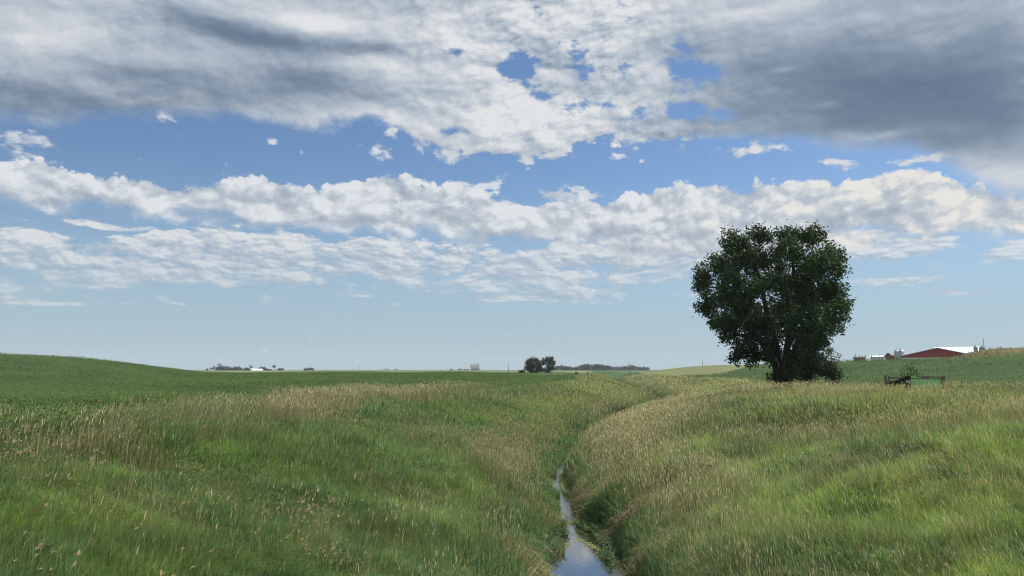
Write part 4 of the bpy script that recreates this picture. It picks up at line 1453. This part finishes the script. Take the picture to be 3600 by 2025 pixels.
def mast(name, px, D, top, rad, label, cat, mt, foot=None, arm=None, group=None):
    p = at(px, D)
    if foot:
        p.z = min(p.z, zat(px, foot, D))
    H = zat(px, top, D) - p.z
    root = empty(name, p, -math.atan2(p.x, p.y))
    tag(root, label, cat, group)
    m = MB()
    m.tube([(0, 0, -0.5), (0, 0, H * 0.5), (0, 0, H)], [rad, rad * 0.85, rad * 0.7], 8)
    m.build('post', mt, root)
    if arm:
        a = MB()
        a.bar((-arm, 0, H * 0.93), (arm, 0, H * 0.93), rad * 0.9, rad * 1.1)
        a.build('crossarm', mt, root)
    return root


mast('mast', 3464, 402, 1190, 0.16, 'tall bare grey mast beside the right-hand feed bins', 'mast', M_GALV)
mast('mast', 3095, 430, 1243, 0.08, 'thin short aerial mast above the long white shed roof', 'mast', M_GALV)
UP = 'utility poles out in the fields'
mast('utility_pole', 1787, 420, 1281, 0.16, 'dark utility pole just left of the pair of field-end trees', 'utility pole', M_POLE, 1311, None, UP)
mast('utility_pole', 1983, 700, 1285, 0.16, 'utility pole with wide crossarm in front of the woods', 'utility pole', M_POLE, 1308, 1.6, UP)
mast('utility_pole', 2078, 800, 1280, 0.26, 'pale utility pole standing before the middle of the woods', 'utility pole', M_CONC, 1300, None, UP)
mast('utility_pole', 2211, 420, 1272, 0.15, 'taller left pole of the close pair above the far ditch', 'utility pole', M_POLE, 1308, None, UP)
mast('utility_pole', 2216.5, 428, 1276, 0.14, 'shorter right pole of the close pair above the far ditch', 'utility pole', M_POLE, 1308, None, UP)
mast('utility_pole', 2470, 520, 1265, 0.17, 'lone utility pole on the crest of the pale grain field', 'utility pole', M_POLE, None, None, UP)
mast('utility_pole', 1627, 1700, 1291, 0.40, 'faint pole on the skyline left of the grain elevator', 'utility pole', M_POLE, 1303, None, UP)
mast('utility_pole', 1264, 2000, 1282, 0.32, 'very faint thin mast on the skyline left of the small elevator', 'utility pole', M_POLE, 1304, None, UP)
mast('lattice_tower', 1574, 2600, 1291, 1.0, 'pale stubby tower on the skyline left of the grain elevator', 'tower', M_CONC, 1304)


def elevator(px0, px1, D, top, n, label, head=None):
    pc = (px0 + px1) / 2
    p, yaw, k = local_frame(pc, D)
    W = (px1 - px0) * k
    H = zat(pc, top, D) - p.z
    root = empty('grain_elevator', p, yaw)
    tag(root, label, 'grain elevator')
    r = W / n / 2
    for i in range(n):
        for j in range(2):
            m = MB()
            m.lathe([(r * 0.99, -1), (r * 0.99, H * 0.97 if n > 1 else H)], 18, (-W / 2 + r + 2 * r * i, j * 2 * r))
            m.build('silo', M_CONC, root, smooth=False)
    if n > 1:
        m = MB()
        m.box(-W / 2 + 1, W / 2 - 1, -r * 0.6, r * 2.2, H * 0.97 + 0.01, H)
        m.build('gallery', M_CONC, root)
    if head:
        zh = zat(pc, head[2], D) - p.z
        m = MB()
        m.box((head[0] - pc) * k, (head[1] - pc) * k, -r * 0.3, r * 1.2, H + 0.01, zh)
        m.build('headhouse', M_ROOF, root)
        m = MB()
        m.bar(((head[0] - pc) * k - 0.5, 0, zh - 2), ((head[0] - 14 - pc) * k, 0, H + 2), 1.2)
        m.build('conveyor', M_ROOF, root)
    else:
        m = MB()
        m.lathe([(r * 0.9, H * 1.001), (r * 0.2, H * 1.12), (0.05, H * 1.13)], 12, (0, 0))
        m.build('cap', M_ROOF, root)
    return root


elevator(1653, 1687, 3600, 1281.5, 5, 'pale grey concrete grain elevator with a row of silos on the skyline', (1677, 1681, 1276))
elevator(1348.5, 1356, 4000, 1294.5, 1, 'small faint elevator tower far off left of centre')


def shed_far():
    p, yaw, k = local_frame(1692, 3500)
    root = empty('loading_gantry', p, yaw)
    tag(root, 'low gantry sticking out right of the pale grain elevator', 'gantry')
    zt = zat(1692, 1298, 3500) - p.z
    m = MB()
    m.bar((-5 * k, 0, zt), (7 * k, 0, zt), 1.5)
    m.build('beam', M_CONC, root)
    for x in (-2, 7):
        q = MB()
        q.bar((x * k, 0, -1), (x * k, 0, zt - 0.8), 1.0)
        q.build('leg', M_CONC, root)


shed_far()


def white_shed():
    D = 1440
    p, yaw, k = local_frame(903, D)
    p.z = min(p.z, zat(903, 1307, D))
    root = empty('shed', p, yaw)
    tag(root, 'white metal farm shed among trees on the far left skyline', 'shed')
    zr = zat(903, 1297, D) - p.z
    ze = zat(903, 1303.5, D) - p.z
    r = MB()
    a = [(-19 * k, 0, zr), (18 * k, 0, zr), (22 * k, -9, ze), (-16 * k, -9, ze)]
    a2 = [(-19 * k, 0, zr), (18 * k, 0, zr), (22 * k, 9, ze), (-16 * k, 9, ze)]
    for q in (a, a2):
        r.poly(q + [(x, y, z + .4) for x, y, z in q], [(0, 1, 2, 3), (7, 6, 5, 4), (0, 4, 5, 1), (1, 5, 6, 2), (2, 6, 7, 3), (3, 7, 4, 0)])
    r.build('roof', M_WHITE, root)
    w = MB()
    w.box(-16 * k, 21 * k, -8, 8, -2, ze - 0.01)
    w.build('wall', M_WHITE, root)
    p2, yaw2, k2 = local_frame(893, D - 40)
    p2.z = min(p2.z, zat(893, 1308, D))
    r2 = empty('shed', p2, yaw2)
    tag(r2, 'low pale lean-to roof in front of the far white shed', 'shed')
    zt = zat(893, 1304, D - 40) - p2.z
    m = MB()
    q = [(-18 * k, 0, zt), (20 * k, 0, zt), (21 * k, -6, zt - 1.2), (-20 * k, -6, zt - 1.2)]
    m.poly(q + [(x, y, z + .3) for x, y, z in q], [(0, 1, 2, 3), (7, 6, 5, 4), (0, 4, 5, 1), (1, 5, 6, 2), (2, 6, 7, 3), (3, 7, 4, 0)])
    m.build('roof', M_GALV, r2)
    m = MB()
    m.box(-18 * k, 20 * k, -5.5, -0.2, -2, zt - 1.25)
    m.build('wall', M_GALV, r2)


white_shed()


def turbine():
    D = 5200
    p, yaw, k = local_frame(2128, D)
    p.z = 4.0
    root = empty('wind_turbine', p, yaw)
    tag(root, 'very faint white wind turbine above the distant woods', 'wind turbine')
    H = zat(2128, 1264, D) - p.z
    m = MB()
    m.tube([(0, 0, -1), (0, 0, H)], [2.4, 1.4], 12)
    m.build('tower', M_WHITE, root, True)
    m = MB()
    m.box(-1.8, 1.8, -3, 7, H, H + 3.6)
    m.build('nacelle', M_WHITE, root)
    m = MB()
    m.lathe([(0.3, -1.6), (1.7, -0.6), (1.7, 1.0)], 10)
    hub = m.build('hub', M_WHITE, root)
    hub.location = (0, -4.6, H + 1.8)
    for a in (105, 345, 225):
        c, s_ = math.cos(R(a)), math.sin(R(a))
        b = MB()
        pts = [(c * t, s_ * t) for t in (1.0, 9, 30)]
        wd = (1.4, 3.2, 0.5)
        vs = []
        for (x, z), w in zip(pts, wd):
            for sx, yy in ((-1, -0.3), (1, -0.3), (1, 0.3), (-1, 0.3)):
                vs.append((x - s_ * sx * w / 2, -4.6 + yy, H + 1.8 + z + c * sx * w / 2))
        fs = [(3, 2, 1, 0), (8, 9, 10, 11)]
        for j in range(2):
            for i in range(4):
                q = (i + 1) % 4
                fs.append((j * 4 + i, j * 4 + q, j * 4 + 4 + q, j * 4 + 4 + i))
        b.poly(vs, fs)
        b.build('blade', M_WHITE, root)


turbine()


# ------------------------------------------------------------------ old timber frame and green panel at the edge of the bank
def timber_frame():
    D = 57.0
    x0 = 3153
    p, yaw, k = local_frame(x0, D)
    root = empty('timber_frame', p, yaw)
    tag(root, 'old blackened timber frame with a sloping dark board, standing in tall grass', 'timber frame')

    def X(px): return (px - x0) * k
    def Z(py): return zat(x0, py, D) - p.z
    for a, b, w in ((3115, 1319, 0.15), (3125, 1321, 0.12)):
        m = MB(); m.bar((X(a), 0, -0.3), (X(a) + 0.02, 0, Z(b)), w); m.build('post', M_GREYW, root)
    m = MB(); m.bar((X(3127), 0.02, Z(1328)), (X(3176), 0.02, Z(1330)), 0.07, 0.10); m.build('rail', M_GREYW, root)
    m = MB(); m.bar((X(3116), 0.05, Z(1340)), (X(3176), 0.05, Z(1345)), 0.05, 0.08); m.build('rail', M_GREYW, root)
    m = MB()
    a = [(X(3112), -0.16, Z(1350)), (X(3176), -0.16, Z(1327)), (X(3176), -0.16, Z(1352)), (X(3116), -0.16, Z(1358))]
    m.poly(a + [(x, y + 0.09, z) for x, y, z in a], [(3, 2, 1, 0), (4, 5, 6, 7), (0, 1, 5, 4), (1, 2, 6, 5), (2, 3, 7, 6), (3, 0, 4, 7)])
    m.build('sloping_board', M_DARKW, root)
    m = MB(); m.box(X(3177), X(3194), -0.22, 0.20, -0.4, Z(1322)); m.build('corner_block', M_DARKW, root)
    m = MB(); m.bar((X(3120), -0.12, -0.3), (X(3118), -0.12, Z(1356)), 0.14); m.build('post', M_DARKW, root)
    # pale ring and short bar on the block
    m = MB()
    n = 16
    vs, fs = [], []
    for i in range(n):
        t = 2 * math.pi * i / n
        for rr in (0.045, 0.085):
            vs.append((X(3188) + rr * math.cos(t), -0.225, Z(1341) + rr * math.sin(t)))
            vs.append((X(3188) + rr * math.cos(t), -0.245, Z(1341) + rr * math.sin(t)))
    for i in range(n):
        a, b = i * 4, ((i + 1) % n) * 4
        fs += [(a + 1, b + 1, b + 3, a + 3), (a, a + 2, b + 2, b), (a + 2, a + 3, b + 3, b + 2), (a, b, b + 1, a + 1)]
    m.poly(vs, fs); m.build('ring', M_WHITE, root)
    m = MB(); m.box(X(3180.2), X(3181.8), -0.245, -0.223, Z(1346), Z(1337)); m.build('plate', M_WHITE, root)


def green_panel():
    D = 59.0
    x0 = 3252
    p, yaw, k = local_frame(x0, D)
    root = empty('panel_fence', p, yaw)
    tag(root, 'low bright green panel under a weathered rail, right of the dark timber frame', 'panel fence')

    def X(px): return (px - x0) * k
    def Z(py): return zat(x0, py, D) - p.z
    m = MB(); m.box(X(3199), X(3303), -0.03, 0.03, -0.3, Z(1332.5)); m.build('panel', M_GREEN, root)
    m = MB(); m.box(X(3197), X(3306), -0.06, 0.06, Z(1332.3), Z(1330)); m.build('top_rail', M_GREYW, root)
    m = MB(); m.bar((X(3195), 0.1, Z(1325)), (X(3309), 0.1, Z(1325.5)), 0.04, 0.07); m.build('rail', M_GREYW, root)
    for a, b, w in ((3308, 1321, 0.16), (3301, 1324, 0.10), (3197, 1324, 0.10)):
        m = MB(); m.bar((X(a), 0.0, -0.3), (X(a), 0.0, Z(b)), w); m.build('post', M_GREYW, root)
    for a, b in ((3242, 3252), (3254, 3264)):
        m = MB(); m.box(X(a), X(b), 0.0, 0.20, Z(1330) + 0.005, Z(1322.5)); m.build('block', M_GREYW, root)
    m = MB(); m.box(X(3207), X(3224), -0.05, 0.05, Z(1329.8), Z(1321)); m.build('small_panel', M_GREEN2, root)


timber_frame()
green_panel()


# ------------------------------------------------------------------ small things along the creek
def weeds():
    """leafy weeds standing in and beside the pool, and scum on the water"""
    spots = [(2105, 1880, 34, 22), (2125, 1930, 40, 34), (2090, 1905, 26, 14), (2135, 1975, 34, 30), (1965, 1900, 26, 26), (1940, 1930, 22, 26), (1985, 1935, 16, 16), (1945, 1990, 24, 24), (2150, 1905, 24, 40), (2140, 2010, 30, 26), (2050, 1880, 22, 8)]
    Ps, Ns, Cs, Ss = [], [], [], []
    for px, py, rx, ry in spots:
        c = cast(px, py); a = cast(px + rx, py) - c; b = cast(px, py + ry * 0.6) - c
        n = 330
        u, v = rng.normal(0, 0.5, n), rng.normal(0, 0.5, n)
        X = c[0] + a[0] * u + b[0] * v; Y = c[1] + a[1] * u + b[1] * v
        Z = np.maximum(height(X, Y), 0.0) + rng.random(n) ** 1.4 * 0.30
        Ps.append(np.stack((X, Y, Z), -1))
        N = rng.normal(0, 0.6, (n, 3)); N[:, 2] = np.abs(N[:, 2]) + 0.5
        Ns.append(N / np.linalg.norm(N, axis=1)[:, None])
        Cs.append(np.array((0.045, 0.085, 0.032)) * rng.uniform(0.6, 1.5, (n, 1)))
        Ss.append(rng.uniform(0.025, 0.065, n))
    V, Q, T = leaf_quads(np.concatenate(Ps), np.concatenate(Ss), np.concatenate(Ns), np.concatenate(Cs))
    o = np_mesh('pond_weed', V, Q, None, T, leafy('weed leaves', 0.25, 0.5, 0.3))
    tag(o, 'dark leafy weeds standing in the pool at the bottom of the ditch', 'weeds', kind='stuff')
    # floating scum: many small rafts a few millimetres thick
    vs, qs, cs = [], [], []
    rafts = [(1930, 1893, 60, 7), (1990, 1880, 40, 5), (2055, 1915, 30, 6), (2100, 1975, 60, 8), (1945, 1960, 50, 8), (2085, 1880, 60, 6), (2145, 2000, 40, 10), (2010, 1872, 40, 3), (2000, 1790, 16, 10), (2005, 1760, 14, 10)]
    for px, py, rx, ry in rafts:
        c = cast(px, py); a = cast(px + rx, py) - c; b = cast(px, py + ry) - c
        n = 260
        u, v = rng.normal(0, 0.5, n), rng.normal(0, 0.5, n)
        for i in range(n):
            X = c[0] + a[0] * u[i] + b[0] * v[i]; Y = c[1] + a[1] * u[i] + b[1] * v[i]
            s_ = rng.uniform(0.015, 0.05); t = rng.uniform(0, 3.1)
            z = 0.005 + 0.004 * rng.random()
            k = len(vs)
            for q in range(4):
                vs.append((X + s_ * math.cos(t + q * 1.57), Y + s_ * math.sin(t + q * 1.57) * 1.3, z))
            qs.append((k, k + 1, k + 2, k + 3))
            cs += [np.array((0.17, 0.18, 0.06)) * rng.uniform(0.6, 1.2)] * 4
    o = np_mesh('algae', vs, qs, None, np.array(cs), leafy('algae scum', 0.1, 0.6, 0.2))
    tag(o, 'yellow-green scum floating on the ditch water', 'algae', kind='stuff')


weeds()


def dead_grass():
    """pale dead blades hanging over the water and on the undercut right bank"""
    N = 14000
    y = rng.uniform(16, 60, N)
    side = rng.random(N) < 0.62
    off = rng.uniform(-0.1, 1.5, N)
    patch = fbm(y * 0 + np.where(side, 40, 10), y, 2.2, 2, 140)
    ok = np.where(side, (y < 30) & (patch > 0.35), (patch > 0.60) & (off < 0.6) & (y < 34))
    y, side, off = y[ok], side[ok], off[ok]
    n = len(y)
    cx, sl = np.interp(y, _yy, _xx), np.interp(y, _yy, _sl)
    s = np.where(side, 1, -1) * (halfw(y) + off)
    x = cx + s * np.sqrt(1 + sl ** 2)
    r = np.hypot(x, y)
    h = rng.uniform(0.3, 0.75, n)
    d = -np.sign(s)
    P = np.stack((x, y, height(x, y)), -1)
    ly = rng.normal(0, 0.35, n)
    d1 = np.stack((d * 0.35 * h, ly * 0.4 * h, 0.42 * h), -1)
    d2 = np.stack((d * 0.85 * h, ly * h, rng.uniform(-0.15, 0.35, n) * h), -1)
    yaw = rng.uniform(0, 6.28, n)
    sd_ = np.stack((np.cos(yaw), np.sin(yaw), 0 * yaw), -1)
    w = np.maximum(0.008, 0.0005 * r)
    pale = rng.random(n)[:, None]
    C = np.where(np.where(side, rng.random(n) < 0.45, rng.random(n) < 0.85)[:, None], np.array((0.38, 0.29, 0.17)), np.array((0.150, 0.110, 0.072))) * (0.65 + 0.6 * pale)
    B = Blades()
    B.add(P, d1, d2, sd_, w, w * 0.8, C)
    o = B.build('dead_grass', leafy('dead grass', 0.2, 0.8, 0.1, 0.8))
    tag(o, 'bleached dead grass hanging over the creek edges and the brown undercut bank', 'dead grass', kind='stuff')


dead_grass()


def broad_weed(px, py, label):
    c = cast(px, py, 0.4)
    z = hz(c[0], c[1])
    root = empty('broadleaf_weed', (c[0], c[1], z))
    tag(root, label, 'weed', 'pale broad-leaved weeds on the right bank')
    m = MB()
    m.tube([(0, 0, -0.05), (0.02, 0, 0.4), (0.04, 0, 0.78)], [0.012, 0.010, 0.006], 6)
    m.build('stem', plain('weed stem', (0.16, 0.24, 0.10), 0.7), root)
    n = 26
    a = np.arange(n) * 2.4
    zz = np.linspace(0.25, 0.82, n)
    L = np.interp(zz, [0.2, 0.6, 0.82], [0.16, 0.17, 0.07])
    P = np.zeros((n, 3)); P[:, 2] = zz; P[:, 0] = zz * 0.05
    out = np.stack((np.cos(a), np.sin(a), 0 * a), -1)
    side = np.stack((-np.sin(a), np.cos(a), 0 * a), -1)
    B = Blades()
    B.add(P, out * L[:, None] * 0.55 + np.array((0, 0, 0.05)), out * L[:, None] + np.array((0, 0, 0.03)), side, np.full(n, 0.02), np.full(n, 0.07), np.tile(np.array((0.20, 0.30, 0.15)), (n, 1)))
    V = np.concatenate(B.V).reshape(-1, 3); C = np.concatenate(B.C).reshape(-1, 3)
    k = np.arange(n)[:, None] * 5
    np_mesh('foliage', V, k + np.array([[0, 1, 2, 3]]), k + np.array([[3, 2, 4]]), C, leafy('weed foliage', 0.3, 0.6, 0.2), parent=root)


broad_weed(2356, 1636, 'left of two pale broad-leaved weeds standing out on the right bank')
broad_weed(2382, 1632, 'right of two pale broad-leaved weeds standing out on the right bank')
far_tree('bush', 2026, 300, 1308.5, 3.5, 'tiny dark bush on the bare strip beyond the left field', 'low', (0.04, 0.055, 0.03), cat='bush', foot=1313)


def bale():
    p, yaw, k = local_frame(2066, 300)
    p.z = zat(2066, 1314.5, 300)
    root = empty('round_bale', p, yaw)
    tag(root, 'small dark round lump at the bare end of the left field', 'bale')
    m = MB()
    m.lathe([(0.2, -0.36), (0.34, -0.35), (0.38, -0.2), (0.38, 0.2), (0.34, 0.35), (0.2, 0.36)], 18)
    o = m.build('straw', M_DARKW, root)
    o.rotation_euler = (0, math.pi / 2, 0)
    o.location = (0, 0, 0.28)


bale()


# ------------------------------------------------------------------ haze
def haze():
    m = bpy.data.materials.new('summer haze')
    m.use_nodes = True
    nt = m.node_tree
    nt.nodes.clear()
    out = nt.nodes.new('ShaderNodeOutputMaterial')
    v = nt.nodes.new('ShaderNodeVolumePrincipled')
    v.inputs['Color'].default_value = (0.80, 0.92, 1.0, 1)
    v.inputs['Density'].default_value = 0.00010
    v.inputs['Anisotropy'].default_value = 0.0
    nt.links.new(v.outputs[0], out.inputs['Volume'])
    mb = MB()
    mb.box(-6500, 6500, -3000, 7000, -16, 125)
    o = mb.build('haze', m)
    tag(o, 'thin summer haze over the fields', 'haze', kind='stuff')


haze()
